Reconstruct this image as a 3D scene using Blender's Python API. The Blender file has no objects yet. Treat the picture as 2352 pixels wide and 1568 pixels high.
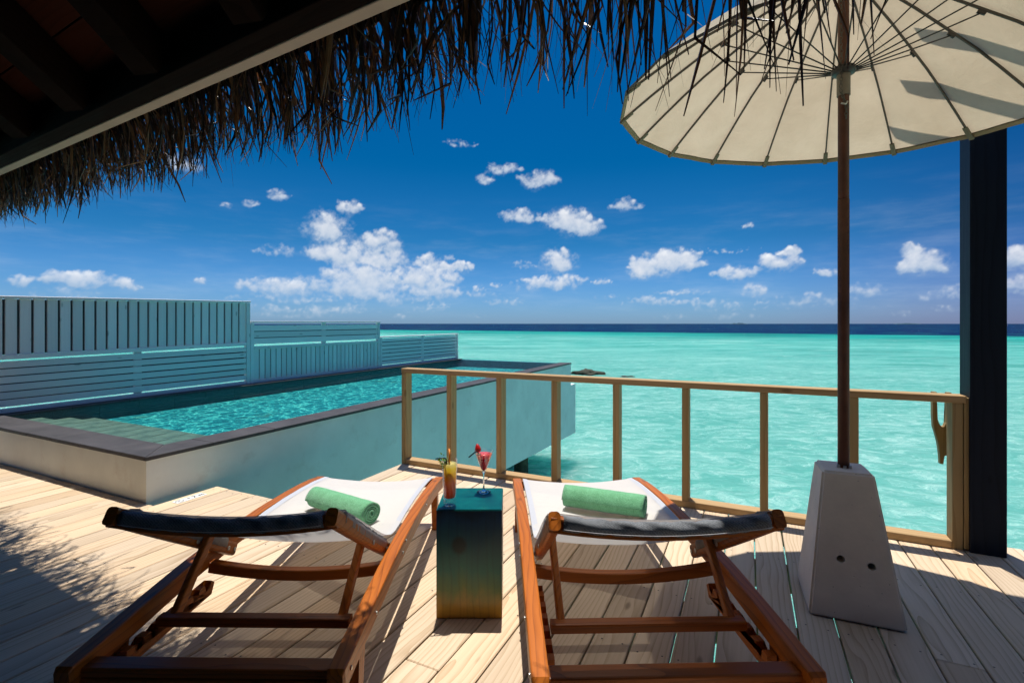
import bpy, bmesh, math, random
from mathutils import Vector, Matrix, noise as mnoise
random.seed(7)
rnd = random.random
S = bpy.context.scene
C = S.collection
H = 1.35
F = 1124.0

# ------------------------------------------------------------------ camera
cam_d = bpy.data.cameras.new('camera')
cam = bpy.data.objects.new('camera', cam_d); C.objects.link(cam)
cam.location = (0, 0, H); cam.rotation_euler = (math.radians(90), 0, 0)
cam_d.sensor_width = 36.0; cam_d.lens = 36.0 * F / 2352.0
cam_d.shift_y = -41.0 / 2352.0
cam_d.clip_start = 0.02; cam_d.clip_end = 30000
S.camera = cam

# ------------------------------------------------------------------ light
SUN = Vector((0.0, 0.206, 0.9786)).normalized()
sun_d = bpy.data.lights.new('sun', 'SUN'); sun_d.energy = 4.2; sun_d.angle = math.radians(0.53)
sun_d.color = (1.0, 0.955, 0.88)
sun = bpy.data.objects.new('sun', sun_d); C.objects.link(sun)
sun.rotation_euler = SUN.to_track_quat('Z', 'Y').to_euler(); sun.location = (0, 3, 12)
S.view_settings.view_transform = 'Standard'
S.view_settings.look = 'None'
S.view_settings.exposure = 0.36
S.view_settings.gamma = 1.0
S.render.engine = 'CYCLES'
S.cycles.max_bounces = 6
S.cycles.diffuse_bounces = 3
S.cycles.glossy_bounces = 3
S.cycles.transmission_bounces = 6
S.cycles.transparent_max_bounces = 12
S.cycles.caustics_reflective = False
S.cycles.caustics_refractive = False


# ------------------------------------------------------------------ node helper
class NT:
    def __init__(s, tree):
        s.t = tree
        for n in list(tree.nodes): tree.nodes.remove(n)
    def n(s, kind, ins=None, **kw):
        nd = s.t.nodes.new(kind)
        for k, v in kw.items(): setattr(nd, k, v)
        if ins:
            for k, v in ins.items(): s.set(nd, k, v)
        return nd
    def set(s, nd, k, v):
        sock = nd.inputs[k]
        if isinstance(v, bpy.types.NodeSocket): s.t.links.new(v, sock)
        elif isinstance(v, bpy.types.Node): s.t.links.new(v.outputs[0], sock)
        else: sock.default_value = v
    def m(s, op, a, b=0.0, c=0.0, clamp=False):
        nd = s.n('ShaderNodeMath', operation=op, use_clamp=clamp)
        for i, v in enumerate((a, b, c)): s.set(nd, i, v)
        return nd.outputs[0]
    def vm(s, op, a, b=(0, 0, 0), c=None, out=0):
        nd = s.n('ShaderNodeVectorMath', operation=op)
        s.set(nd, 0, a)
        if op not in ('LENGTH', 'NORMALIZE'): s.set(nd, 1, b)
        if c is not None: s.set(nd, 2, c)
        return nd.outputs['Value'] if op in ('LENGTH', 'DOT_PRODUCT') else nd.outputs[0]
    def noise(s, vec, scale=5, detail=4, rough=0.55, dist=0.0, out='Fac'):
        nd = s.n('ShaderNodeTexNoise', {'Vector': vec, 'Scale': scale, 'Detail': detail, 'Roughness': rough, 'Distortion': dist})
        return nd.outputs[out]
    def ramp(s, fac, stops, interp='LINEAR'):
        nd = s.n('ShaderNodeValToRGB', {'Fac': fac}); r = nd.color_ramp; r.interpolation = interp
        while len(r.elements) < len(stops): r.elements.new(0.5)
        for e, (p, c) in zip(r.elements, stops):
            e.position = p; e.color = (*c, 1) if len(c) == 3 else c
        return nd.outputs[0]
    def mix(s, fac, a, b, mode='MIX'):
        nd = s.n('ShaderNodeMix', data_type='RGBA', blend_type=mode)
        s.set(nd, 0, fac); s.set(nd, 6, a); s.set(nd, 7, b)
        return nd.outputs[2]
    def mapr(s, v, a, b, c=0.0, d=1.0, smooth=False):
        nd = s.n('ShaderNodeMapRange', {'Value': v, 'From Min': a, 'From Max': b, 'To Min': c, 'To Max': d})
        if smooth: nd.interpolation_type = 'SMOOTHSTEP'
        return nd.outputs[0]
    def bump(s, h, strength=0.3, dist=0.01):
        return s.n('ShaderNodeBump', {'Height': h, 'Strength': strength, 'Distance': dist}).outputs[0]

def col(c): return (*c, 1.0)

def new_mat(name):
    m = bpy.data.materials.new(name); m.use_nodes = True
    return m, NT(m.node_tree)

def out(nt, sh):
    nt.n('ShaderNodeOutputMaterial', {'Surface': sh})

def wood_mat(name, dark, light, fine=1.0, rough=0.6, spec=0.3, coat=0.0, axis=0, ring=14.0, contrast=1.0, var=0.25, tint=None, warm=None):
    """grain runs along local axis; every board gets its own piece of grain"""
    m, t = new_mat(name)
    tc = t.n('ShaderNodeTexCoord'); oi = t.n('ShaderNodeObjectInfo')
    off = t.vm('MULTIPLY', t.n('ShaderNodeCombineXYZ', {0: oi.outputs['Random'], 1: oi.outputs['Random'], 2: oi.outputs['Random']}), (37.0, 91.0, 53.0))
    p = t.vm('ADD', tc.outputs['Object'], off)
    long_s, cross = 0.55, 1.0
    sc = [cross] * 3; sc[axis] = 0.06
    lo = t.vm('ADD', tc.outputs['Object'], t.vm('MULTIPLY', t.vm('SUBTRACT', t.n('ShaderNodeTexWhiteNoise', {'W': oi.outputs['Random']}, noise_dimensions='1D').outputs['Color'], (.5, .5, .5)), (.35, .35, .35)))
    q = t.vm('MULTIPLY', lo, tuple(sc))
    warp = t.noise(t.vm('MULTIPLY', p, tuple([5.0 if i != axis else 1.5 for i in range(3)])), 1.0, 2, 0.5, out='Color')
    q2 = t.vm('ADD', q, t.vm('MULTIPLY', t.vm('SUBTRACT', warp, (.5, .5, .5)), (0.07, 0.07, 0.07)))
    rw = t.n('ShaderNodeTexWave', {'Vector': q2, 'Scale': ring, 'Distortion': 0.6, 'Detail': 2.0, 'Detail Scale': 1.5}, wave_type='RINGS', rings_direction='XYZ'[axis], wave_profile='SAW').outputs['Fac']
    rings = t.m('SUBTRACT', 1.0, t.m('POWER', rw, 3.0))
    fs = [90.0 * fine] * 3; fs[axis] = 2.5 * fine
    fibre = t.noise(t.vm('MULTIPLY', p, tuple(fs)), 1.0, 4, 0.6)
    blot = t.noise(t.vm('MULTIPLY', p, tuple([4.0 if i != axis else 0.9 for i in range(3)])), 1.0, 4, 0.6)
    f = t.m('ADD', t.m('MULTIPLY', rings, 0.26), t.m('MULTIPLY', fibre, 0.38))
    f = t.m('ADD', f, t.m('MULTIPLY', blot, 0.34))
    f = t.mapr(f, 0.5 - 0.3 / contrast, 0.5 + 0.33 / contrast)
    c = t.ramp(f, [(0.0, dark), (0.55, tuple((a + b * 2) / 3 for a, b in zip(dark, light))), (1.0, light)])
    # knots
    vor = t.n('ShaderNodeTexVoronoi', {'Vector': t.vm('MULTIPLY', p, tuple([7.5 if i != axis else 2.6 for i in range(3)])), 'Scale': 1.0}, feature='F1').outputs['Distance']
    knot = t.mapr(vor, 0.05, 0.13, 1.0, 0.0, True)
    c = t.mix(t.m('MULTIPLY', knot, 0.55), c, col(tuple(v * 0.35 for v in dark)))
    v = t.mapr(oi.outputs['Random'], 0, 1, 1 - var, 1 + var * 0.4)
    c = t.mix(1.0, c, t.n('ShaderNodeCombineColor', {0: v, 1: v, 2: v}).outputs[0], 'MULTIPLY')
    if warm:
        rr = t.n('ShaderNodeTexWhiteNoise', {'W': oi.outputs['Random']}, noise_dimensions='1D').outputs['Value']
        c = t.mix(t.mapr(rr, 0.3, 1.0, 0, 0.8), c, col(warm), 'MULTIPLY')
    if tint:
        c = t.mix(1.0, c, col(tint), 'MULTIPLY')
    bp = t.bump(t.m('ADD', fibre, t.m('MULTIPLY', rings, .4)), 0.35, 0.0012)
    b = t.n('ShaderNodeBsdfPrincipled', {'Base Color': c, 'Roughness': t.mapr(fibre, .2, .8, rough * .85, min(1, rough * 1.2)), 'Specular IOR Level': spec, 'Coat Weight': coat, 'Coat Roughness': 0.25, 'Normal': bp})
    out(t, b)
    return m

def plain_mat(name, c, rough=0.6, spec=0.4, metal=0.0, mott=0.15, scale=6.0, bump=0.0, bscale=40.0, dirt=None):
    m, t = new_mat(name)
    tc = t.n('ShaderNodeTexCoord').outputs['Object']
    n1 = t.noise(tc, scale, 6, 0.6)
    n2 = t.noise(tc, bscale, 4, 0.6)
    k = t.mapr(n1, 0.3, 0.7, 1 - mott, 1 + mott * .6)
    cc = t.mix(1.0, col(c), t.n('ShaderNodeCombineColor', {0: k, 1: k, 2: k}).outputs[0], 'MULTIPLY')
    if dirt:
        cc = t.mix(t.mapr(t.noise(tc, scale * 2.3, 8, .7), .55, .78, 0, .6), cc, col(dirt))
    kw = {'Base Color': cc, 'Roughness': rough, 'Specular IOR Level': spec, 'Metallic': metal}
    if bump: kw['Normal'] = t.bump(n2, bump, 0.004)
    out(t, t.n('ShaderNodeBsdfPrincipled', kw))
    return m

# ------------------------------------------------------------------ world: daylight sky with fair weather cumulus
W = bpy.data.worlds.new('World'); S.world = W; W.use_nodes = True
def build_world():
    t = NT(W.node_tree)
    sky = t.n('ShaderNodeTexSky', sky_type='NISHITA')
    sky.sun_disc = False
    sky.sun_elevation = math.asin(SUN.z); sky.sun_rotation = math.atan2(SUN.x, SUN.y)
    sky.altitude = 0; sky.air_density = 1.0; sky.dust_density = 0.4; sky.ozone_density = 3.0
    d = t.n('ShaderNodeTexCoord').outputs['Generated']
    sp = t.n('ShaderNodeSeparateXYZ', {0: d})
    x, y, z = sp.outputs
    hyp = t.m('SQRT', t.m('ADD', t.m('MULTIPLY', x, x), t.m('MULTIPLY', y, y)))
    az = t.m('ARCTAN2', x, y)
    el = t.m('DIVIDE', z, t.m('MAXIMUM', hyp, 0.001))
    p = t.n('ShaderNodeCombineXYZ', {0: az, 1: el, 2: 0.0}).outputs[0]
    # polarised, saturated tropical sky: deep above the horizon, brightened overhead to lift the shade
    base = t.mix(1.0, sky.outputs[0], col(SKYTINT), 'MULTIPLY')
    g = t.ramp(t.m('MULTIPLY', el, .25, clamp=True), [(0.0, (0.33, 0.58, 1.10)), (0.0125, (0.27, 0.54, 1.0)), (0.04, (0.07, 0.39, 0.68)), (0.08, (0.002, 0.335, 0.60)), (0.16, (0.0, 0.36, 0.68)), (0.3, (0.25, 0.6, 1.0)), (.6, (1.4, 1.5, 1.5)), (1.0, (1.6, 1.6, 1.6))])
    base = t.mix(1.0, base, g, 'MULTIPLY')
    pol = t.mapr(az, .35, .95, 0, 1, True)
    base = t.mix(t.m('MULTIPLY', pol, t.mapr(el, 1.2, .6)), base, col((.95, .62, .74)), 'MULTIPLY')
    streak = t.noise(t.vm('MULTIPLY', p, (1.0, 5.0, 1.0)), 5.0, 5, 0.62)
    lowb = t.m('MULTIPLY', t.mapr(el, 0.005, 0.05), t.mapr(el, 0.26, 0.06))
    hz = t.m('MULTIPLY', t.mapr(streak, 0.42, 0.85, 0, 0.26, True), lowb)
    full = t.mix(hz, base_scaled(t, base), col((0.50, 0.58, 0.68)))
    # below the horizon: nothing but sea colour
    lowc = t.mix(t.mapr(el, -0.02, 0.0), col((0.05, 0.16, 0.22)), full)
    bg = t.n('ShaderNodeBackground', {'Color': lowc, 'Strength': SKYSTR})
    t.n('ShaderNodeOutputWorld', {'Surface': bg})
def base_scaled(t, base):
    return t.mix(1.0, base, col((SKYMUL,) * 3), 'MULTIPLY')
SKYTINT = (1.0, 1.0, 1.0)
SKYSTR = 1.0
SKYMUL = 0.091
CLOUDS = [  # centre and half-size in the photograph, turned into compass angle and elevation above
 (800,650,130,34,.45),(900,680,150,22,.6),(660,688,130,16,.45),(985,664,90,22,.5),(760,712,260,9,.4),(1500,700,300,8,.35),(1900,704,260,9,.35),(200,690,200,10,.35),(752,525,26,40,1.1),(748,582,42,24,1.1),(800,585,50,34,1.2),(880,560,34,34,1.1),(892,598,46,26,1.1),(830,632,84,40,1.1),(845,668,90,26,1.0),
 (680,662,130,24,.9),(600,655,58,18,.6),(978,636,78,34,1.1),(1000,605,50,20,1.0),(1058,612,34,14,1.1),(1000,668,70,18,.9),
 (803,476,34,18,1.1),(640,450,26,14,.6),(577,468,20,10,.55),(522,468,16,9,.5),(1060,328,40,11,.6),(1160,388,46,16,.7),(1115,412,22,16,.6),(1240,416,50,22,1.0),
 (1196,498,58,20,1.0),(1306,508,54,34,1.25),(1345,522,46,22,1.0),(1438,471,40,20,.85),(1282,602,34,32,1.1),(1238,655,64,20,1.0),(1312,648,34,18,.8),
 (1530,608,92,30,1.25),(1556,592,48,24,1.2),(1478,622,44,24,1.1),(1690,628,52,22,1.0),(1794,606,48,28,1.1),(1815,577,26,12,1.0),(1898,628,30,12,.8),
 (2125,604,66,30,1.15),(2094,574,30,16,1.0),(2335,592,40,34,.9),(2330,655,36,24,.8),(1720,520,14,7,.7),(1380,649,24,8,.8),(200,645,104,24,1.1),(150,640,50,24,1.0),
 (300,657,40,14,.9),(42,643,40,15,.8),(460,643,14,11,.8),(1200,612,30,10,.5),(1850,690,110,18,.5),(1980,664,50,22,.6),(1730,668,34,18,.7),(1490,690,60,12,.6),
 (1160,694,50,12,.5),(1600,694,70,12,.5),(2180,680,80,14,.45),(420,378,46,24,.75),(1096,660,14,8,.6),(1138,655,14,8,.6),(1570,672,60,9,.45),(1640,576,110,8,.4),(640,578,60,16,.5)]
build_world()
try:
    W.cycles.sampling_method = 'MANUAL'; W.cycles.sample_map_resolution = 512
except Exception: pass

# ------------------------------------------------------------------ object helpers
UX, UY = 0.4340, 0.9009          # u: out to sea, v: along the railing to the right
def uv(u, v, z=0.0): return Vector((UX * u + UY * v, UY * u - UX * v, z))
TH = math.atan2(UY, UX)          # rotz that turns local x into u; local y is then -v

def empty(name, loc, rz=0.0, label=None, cat=None, group=None, kind=None, parent=None):
    o = bpy.data.objects.new(name, None); C.objects.link(o)
    o.empty_display_size = 0.1
    o.location = loc; o.rotation_euler = (0, 0, rz)
    if parent: o.parent = parent
    tag(o, label, cat, group, kind); return o
def tag(o, label=None, cat=None, group=None, kind=None):
    if label: o['label'] = label
    if cat: o['category'] = cat
    if group: o['group'] = group
    if kind: o['kind'] = kind
    return o
def link(name, me, mat=None, parent=None, loc=(0, 0, 0), rot=(0, 0, 0)):
    if mat is not None and not me.materials: me.materials.append(mat)
    o = bpy.data.objects.new(name, me); C.objects.link(o)
    if parent: o.parent = parent
    o.location = loc; o.rotation_euler = rot
    return o
def pyd(name, vs, fs, mat=None, parent=None, loc=(0, 0, 0), rot=(0, 0, 0), smooth=False):
    me = bpy.data.meshes.new(name); me.from_pydata([tuple(v) for v in vs], [], fs); me.update()
    if smooth:
        for p in me.polygons: p.use_smooth = True
    return link(name, me, mat, parent, loc, rot)
_cache = {}
def box_mesh(sx, sy, sz, bev, mat, key='box'):
    k = (round(sx, 4), round(sy, 4), round(sz, 4), bev, mat.name)
    if k in _cache: return _cache[k]
    bm = bmesh.new(); bmesh.ops.create_cube(bm, size=1.0)
    for v in bm.verts: v.co = Vector((v.co.x * sx, v.co.y * sy, v.co.z * sz))
    if bev: bmesh.ops.bevel(bm, geom=bm.edges[:], offset=bev, segments=2 if bev > .004 else 1, affect='EDGES')
    me = bpy.data.meshes.new(key); bm.to_mesh(me); bm.free(); me.materials.append(mat)
    _cache[k] = me; return me
def box(name, c, s, mat, parent=None, rot=(0, 0, 0), bev=0.003):
    return link(name, box_mesh(*s, bev, mat), None, parent, c, rot)
def bmobj(name, bm, mat, parent=None, loc=(0, 0, 0), rot=(0, 0, 0), smooth=False):
    me = bpy.data.meshes.new(name); bm.to_mesh(me); bm.free()
    if smooth:
        for p in me.polygons: p.use_smooth = True
    return link(name, me, mat, parent, loc, rot)
def lathe(prof, seg=32, cap=True):
    vs, fs = [], []
    for r, z in prof:
        for i in range(seg):
            a = 2 * math.pi * i / seg; vs.append((r * math.cos(a), r * math.sin(a), z))
    n = len(prof)
    for j in range(n - 1):
        for i in range(seg):
            a, b = j * seg + i, j * seg + (i + 1) % seg
            fs.append((a, b, b + seg, a + seg))
    if cap:
        fs.append(tuple(reversed(range(seg)))); fs.append(tuple(range((n - 1) * seg, n * seg)))
    return vs, fs
def sweep(pts, sec, up=(0, 0, 1), closed=True):
    """sweep a cross section [(a,b)..] along pts: a along the side vector, b along up"""
    vs, fs = [], []; up = Vector(up)
    P = [Vector(p) for p in pts]
    for i, p in enumerate(P):
        t = (P[min(i + 1, len(P) - 1)] - P[max(i - 1, 0)]).normalized()
        s = t.cross(up).normalized(); u2 = s.cross(t).normalized()
        sc = sec(i / (len(P) - 1)) if callable(sec) else sec
        n = len(sc)
        for a, b in sc: vs.append(p + s * a + u2 * b)
    for i in range(len(P) - 1):
        for j in range(n):
            a, b = i * n + j, i * n + (j + 1) % n
            fs.append((a, a + n, b + n, b))
    fs.append(tuple(range(n))); fs.append(tuple(reversed(range((len(P) - 1) * n, len(P) * n))))
    return vs, fs
def rsec(w, h, c=0.006):
    w /= 2; h /= 2; k = c * .29; res = []
    for sx, sy, fl in ((-1, -1, 1), (-1, 1, 0), (1, 1, 1), (1, -1, 0)):
        a, m, b = (sx * w, sy * (h - c)), (sx * (w - k), sy * (h - k)), (sx * (w - c), sy * h)
        res += [b, m, a] if fl else [a, m, b]
    return res
def circ(r, n=10):
    return [(r * math.cos(-2 * math.pi * i / n), r * math.sin(-2 * math.pi * i / n)) for i in range(n)]
def tube(name, pts, r, mat, parent=None, n=10, up=(0.13, 0.21, 0.97), smooth=True):
    vs, fs = sweep(pts, circ(r, n), up)
    return pyd(name, vs, fs, mat, parent, smooth=smooth)
def join(parts):
    vs, fs = [], []
    for v, f in parts:
        o = len(vs); vs += [tuple(q) for q in v]; fs += [tuple(i + o for i in g) for g in f]
    return vs, fs
def vbox(x0, x1, y0, y1, z0, z1):
    v = [(x0, y0, z0), (x1, y0, z0), (x1, y1, z0), (x0, y1, z0), (x0, y0, z1), (x1, y0, z1), (x1, y1, z1), (x0, y1, z1)]
    return v, [(0, 3, 2, 1), (4, 5, 6, 7), (0, 1, 5, 4), (1, 2, 6, 5), (2, 3, 7, 6), (3, 0, 4, 7)]

# ------------------------------------------------------------------ materials
M_deck = wood_mat('pine_deck', (0.40, 0.275, 0.155), (0.77, 0.62, 0.455), rough=0.72, spec=0.2, ring=16, contrast=1.0, var=0.2, warm=(1.0, 0.92, 0.82))
M_rail = wood_mat('treated_pine', (0.25, 0.15, 0.065), (0.50, 0.345, 0.18), rough=0.65, spec=0.25, ring=12, contrast=0.8, var=0.15)
M_teak = wood_mat('oiled_teak', (0.15, 0.032, 0.003), (0.56, 0.155, 0.013), rough=0.42, spec=0.3, coat=0.06, ring=16, contrast=0.95, var=0.2, axis=1)
M_teakx = wood_mat('oiled_teak_cross', (0.13, 0.028, 0.003), (0.48, 0.130, 0.012), rough=0.42, spec=0.3, coat=0.06, ring=16, contrast=0.95, var=0.2, axis=0)
M_fence = wood_mat('painted_fence', (0.82, 0.75, 0.74), (0.92, 0.84, 0.83), rough=0.6, spec=0.3, ring=9, contrast=0.6, var=0.12)
M_fencev = wood_mat('painted_fence_upright', (0.81, 0.74, 0.73), (0.92, 0.84, 0.83), rough=0.6, spec=0.3, ring=9, contrast=0.6, var=0.12, axis=2)
M_gapshade = wood_mat('fence_back_gap_shade', (0.05, 0.05, 0.06), (0.09, 0.09, 0.10), rough=0.8, spec=0.1, ring=9)  # dark grey stands in for the shade behind the fence gaps
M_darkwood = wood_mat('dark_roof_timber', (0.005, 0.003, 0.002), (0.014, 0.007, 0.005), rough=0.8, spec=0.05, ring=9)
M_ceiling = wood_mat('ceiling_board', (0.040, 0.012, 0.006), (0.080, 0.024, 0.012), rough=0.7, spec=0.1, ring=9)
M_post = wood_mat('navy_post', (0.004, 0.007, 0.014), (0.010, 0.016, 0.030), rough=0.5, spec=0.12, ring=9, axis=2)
M_fascia = plain_mat('cream_fascia', (0.50, 0.42, 0.34), 0.7, 0.2, mott=0.08)
M_wall = plain_mat('pool_render', (0.76, 0.78, 0.73), 0.85, 0.2, mott=0.10, scale=1.7, bump=0.25, bscale=60, dirt=(0.58, 0.53, 0.47))
M_stone = plain_mat('dark_coping_stone', (0.060, 0.054, 0.056), 0.6, 0.35, mott=0.35, scale=4, bump=0.3, bscale=35, dirt=(0.10, 0.085, 0.075))
M_grout = plain_mat('grout', (0.22, 0.21, 0.20), 0.9, 0.1)
def caustic_tile():
    m, t = new_mat('pool_tile_green_caustics')
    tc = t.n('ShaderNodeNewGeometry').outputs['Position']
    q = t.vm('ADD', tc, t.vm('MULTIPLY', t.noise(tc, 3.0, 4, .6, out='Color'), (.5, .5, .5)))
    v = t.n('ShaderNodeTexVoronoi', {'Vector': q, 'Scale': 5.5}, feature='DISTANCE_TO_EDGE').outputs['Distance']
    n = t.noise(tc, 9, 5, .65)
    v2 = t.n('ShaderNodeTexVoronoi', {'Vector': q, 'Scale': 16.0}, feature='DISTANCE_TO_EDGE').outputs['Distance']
    f = t.m('ADD', t.m('ADD', t.mapr(v, 0, .14, .5, 0, True), t.mapr(v2, 0, .12, .35, 0, True)), t.m('MULTIPLY', t.m('SUBTRACT', n, .45), .9))  # bright cell edges paint a caustic ripple into the tile colour
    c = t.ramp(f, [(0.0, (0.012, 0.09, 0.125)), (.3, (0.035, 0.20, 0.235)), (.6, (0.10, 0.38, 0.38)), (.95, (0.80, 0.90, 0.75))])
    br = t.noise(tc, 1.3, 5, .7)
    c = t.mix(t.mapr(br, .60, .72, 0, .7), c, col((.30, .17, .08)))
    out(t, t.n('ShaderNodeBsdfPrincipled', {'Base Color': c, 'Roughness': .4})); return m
M_pooltile = caustic_tile()
M_pooldark = plain_mat('pool_tile_dark', (0.028, 0.085, 0.095), 0.3, 0.5, mott=0.4, scale=5)
M_step = plain_mat('pool_step_stone', (0.42, 0.155, 0.125), 0.5, 0.4, mott=0.45, scale=5, dirt=(0.42, 0.12, 0.06))
M_concrete = plain_mat('cast_concrete', (0.80, 0.70, 0.585), 0.9, 0.15, mott=0.10, scale=5, bump=0.35, bscale=55)
def pitted():
    m, t = new_mat('cast_concrete')
    tc = t.n('ShaderNodeTexCoord').outputs['Object']
    n1 = t.noise(tc, 5, 7, .65); n2 = t.noise(tc, 60, 4, .6)
    vo = t.n('ShaderNodeTexVoronoi', {'Vector': t.vm('ADD', tc, t.vm('MULTIPLY', t.noise(tc, 30, 2, out='Color'), (.01, .01, .01))), 'Scale': 38.0}, feature='F1')
    sz = t.n('ShaderNodeSeparateColor', {0: vo.outputs['Color']}).outputs[0]
    pit = t.m('MULTIPLY', t.mapr(vo.outputs['Distance'], .06, .13, 1, 0, True), t.m('GREATER_THAN', sz, .72))
    k = t.mapr(n1, .3, .7, .88, 1.04)
    c = t.mix(1.0, col((.86, .75, .62)), t.n('ShaderNodeCombineColor', {0: k, 1: k, 2: k}).outputs[0], 'MULTIPLY')
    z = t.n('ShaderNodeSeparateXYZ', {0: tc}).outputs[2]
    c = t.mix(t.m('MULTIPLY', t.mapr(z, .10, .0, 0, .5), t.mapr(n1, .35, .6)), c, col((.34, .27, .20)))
    c = t.mix(t.m('MULTIPLY', pit, .65), c, col((.25, .21, .17)))
    h = t.m('SUBTRACT', t.m('ADD', t.m('MULTIPLY', n2, .25), t.m('MULTIPLY', n1, .3)), pit)
    out(t, t.n('ShaderNodeBsdfPrincipled', {'Base Color': c, 'Roughness': .9, 'Specular IOR Level': .15, 'Normal': t.bump(h, .6, .005)})); return m
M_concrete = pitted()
M_pile = plain_mat('pile_concrete', (0.14, 0.14, 0.09), 0.9, 0.1, mott=0.5, scale=6, dirt=(0.04, 0.05, 0.03))
M_black = plain_mat('black_plastic', (0.012, 0.012, 0.014), 0.3, 0.5, mott=0.0)
M_steel = plain_mat('galvanised', (0.55, 0.54, 0.50), 0.35, 0.5, metal=0.9, mott=0.1)
M_rib = plain_mat('rib_metal', (0.075, 0.070, 0.060), 0.5, 0.5, mott=0.2)
M_strut = plain_mat('strut_metal', (0.03, 0.03, 0.028), 0.45, 0.5, mott=0.2)
M_chain = plain_mat('dull_chain', (0.12, 0.11, 0.09), 0.5, 0.5, metal=.7, mott=0.2)
M_screw = plain_mat('screw_head', (0.10, 0.085, 0.07), 0.5, 0.5, metal=.6, mott=0.3)
M_rust = plain_mat('rusty_pole', (0.115, 0.042, 0.022), 0.6, 0.4, mott=0.3, scale=12, bump=0.2, bscale=90)
M_sleeve = plain_mat('sleeve', (0.22, 0.19, 0.15), 0.6, 0.3, mott=0.15, scale=30)
M_bind = plain_mat('rim_binding', (0.30, 0.25, 0.16), 0.85, 0.1)
M_pocket = plain_mat('rib_pocket', (0.20, 0.20, 0.15), 0.8, 0.1)
M_dirt = plain_mat('reef_rock', (0.05, 0.055, 0.035), 0.8, 0.3, mott=0.5, scale=1.5)
M_island = plain_mat('island', (0.05, 0.09, 0.12), 0.9, 0.0)

def canvas_mat():
    m, t = new_mat('umbrella_canvas')
    tc = t.n('ShaderNodeTexCoord').outputs['Object']
    wr = t.noise(t.vm('MULTIPLY', tc, (3, 3, 3)), 1.3, 6, 0.6, .25)
    weave = t.noise(t.vm('MULTIPLY', tc, (240, 240, 240)), 1.0, 1, 0.5)
    c = t.mix(t.mapr(wr, .35, .7), col((0.57, 0.495, 0.39)), col((0.66, 0.585, 0.475)))
    bp = t.bump(t.m('ADD', t.m('MULTIPLY', wr, 1.0), t.m('MULTIPLY', weave, 0.02)), 0.5, 0.03)
    d = t.n('ShaderNodeBsdfDiffuse', {'Color': c, 'Normal': bp})
    tr = t.n('ShaderNodeBsdfTranslucent', {'Color': t.mix(1.0, c, col((1.0, 0.93, 0.80)), 'MULTIPLY'), 'Normal': bp})
    mx = t.n('ShaderNodeMixShader', {0: 0.42, 1: d.outputs[0], 2: tr.outputs[0]})
    out(t, mx); return m
M_canvas = canvas_mat()
def sling_mat(name, c, trans, weave=600.0, rough=.8, holes=0.0):
    m, t = new_mat(name)
    tc = t.n('ShaderNodeTexCoord').outputs['Object']
    w = t.n('ShaderNodeTexWave', {'Vector': tc, 'Scale': weave / 6.0, 'Distortion': 0.0}, wave_type='BANDS', bands_direction='X').outputs['Fac']
    w2 = t.n('ShaderNodeTexWave', {'Vector': tc, 'Scale': weave / 6.0, 'Distortion': 0.0}, wave_type='BANDS', bands_direction='Y').outputs['Fac']
    wr = t.noise(t.vm('MULTIPLY', tc, (2.2, 7.0, 4)), 2.0, 5, 0.6, 0.8)
    ww = t.m('MULTIPLY', w, w2)
    cc = t.mix(t.mapr(ww, 0, 1, 0.0, 0.22), col(c), col(tuple(v * .45 for v in c)))
    bp = t.bump(t.m('ADD', t.m('MULTIPLY', wr, 1.0), t.m('MULTIPLY', ww, .04)), 0.35, 0.012)
    d = t.n('ShaderNodeBsdfPrincipled', {'Base Color': cc, 'Roughness': rough, 'Specular IOR Level': .25, 'Normal': bp})
    tr = t.n('ShaderNodeBsdfTranslucent', {'Color': cc, 'Normal': bp})
    sh = t.n('ShaderNodeMixShader', {0: trans, 1: d.outputs[0], 2: tr.outputs[0]})
    if holes: sh = t.n('ShaderNodeMixShader', {0: holes, 1: sh.outputs[0], 2: t.n('ShaderNodeBsdfTransparent').outputs[0]})
    out(t, sh); return m
M_sling = sling_mat('white_mesh_sling', (0.84, 0.82, 0.79), 0.30, holes=.27)
M_hem = sling_mat('sling_hem', (0.55, 0.56, 0.60), 0.1, 900)
def sleeve_mat():
    m, t = new_mat('charcoal_sleeve')
    tc = t.n('ShaderNodeTexCoord').outputs['Object']
    w = t.n('ShaderNodeTexWave', {'Vector': tc, 'Scale': 60.0, 'Distortion': 0.6, 'Detail': 1.0}, wave_type='BANDS', bands_direction='DIAGONAL').outputs['Fac']
    wr = t.n('ShaderNodeTexWave', {'Vector': t.vm('MULTIPLY', tc, (1.0, 1.6, 1.6)), 'Scale': 5.5, 'Distortion': 3.5, 'Detail': 2.0}, wave_type='BANDS', bands_direction='DIAGONAL').outputs['Fac']
    n = t.noise(tc, 260, 2, .6)
    c = t.ramp(t.m('ADD', t.m('MULTIPLY', w, .16), t.m('MULTIPLY', n, .84)), [(.25, (0.075, 0.085, 0.10)), (.7, (0.25, 0.26, 0.275))])
    bp = t.bump(t.m('ADD', wr, t.m('MULTIPLY', w, .03)), .6, .008)
    out(t, t.n('ShaderNodeBsdfPrincipled', {'Base Color': c, 'Roughness': .85, 'Specular IOR Level': .15, 'Normal': bp})); return m
M_sleevefab = sleeve_mat()
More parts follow.
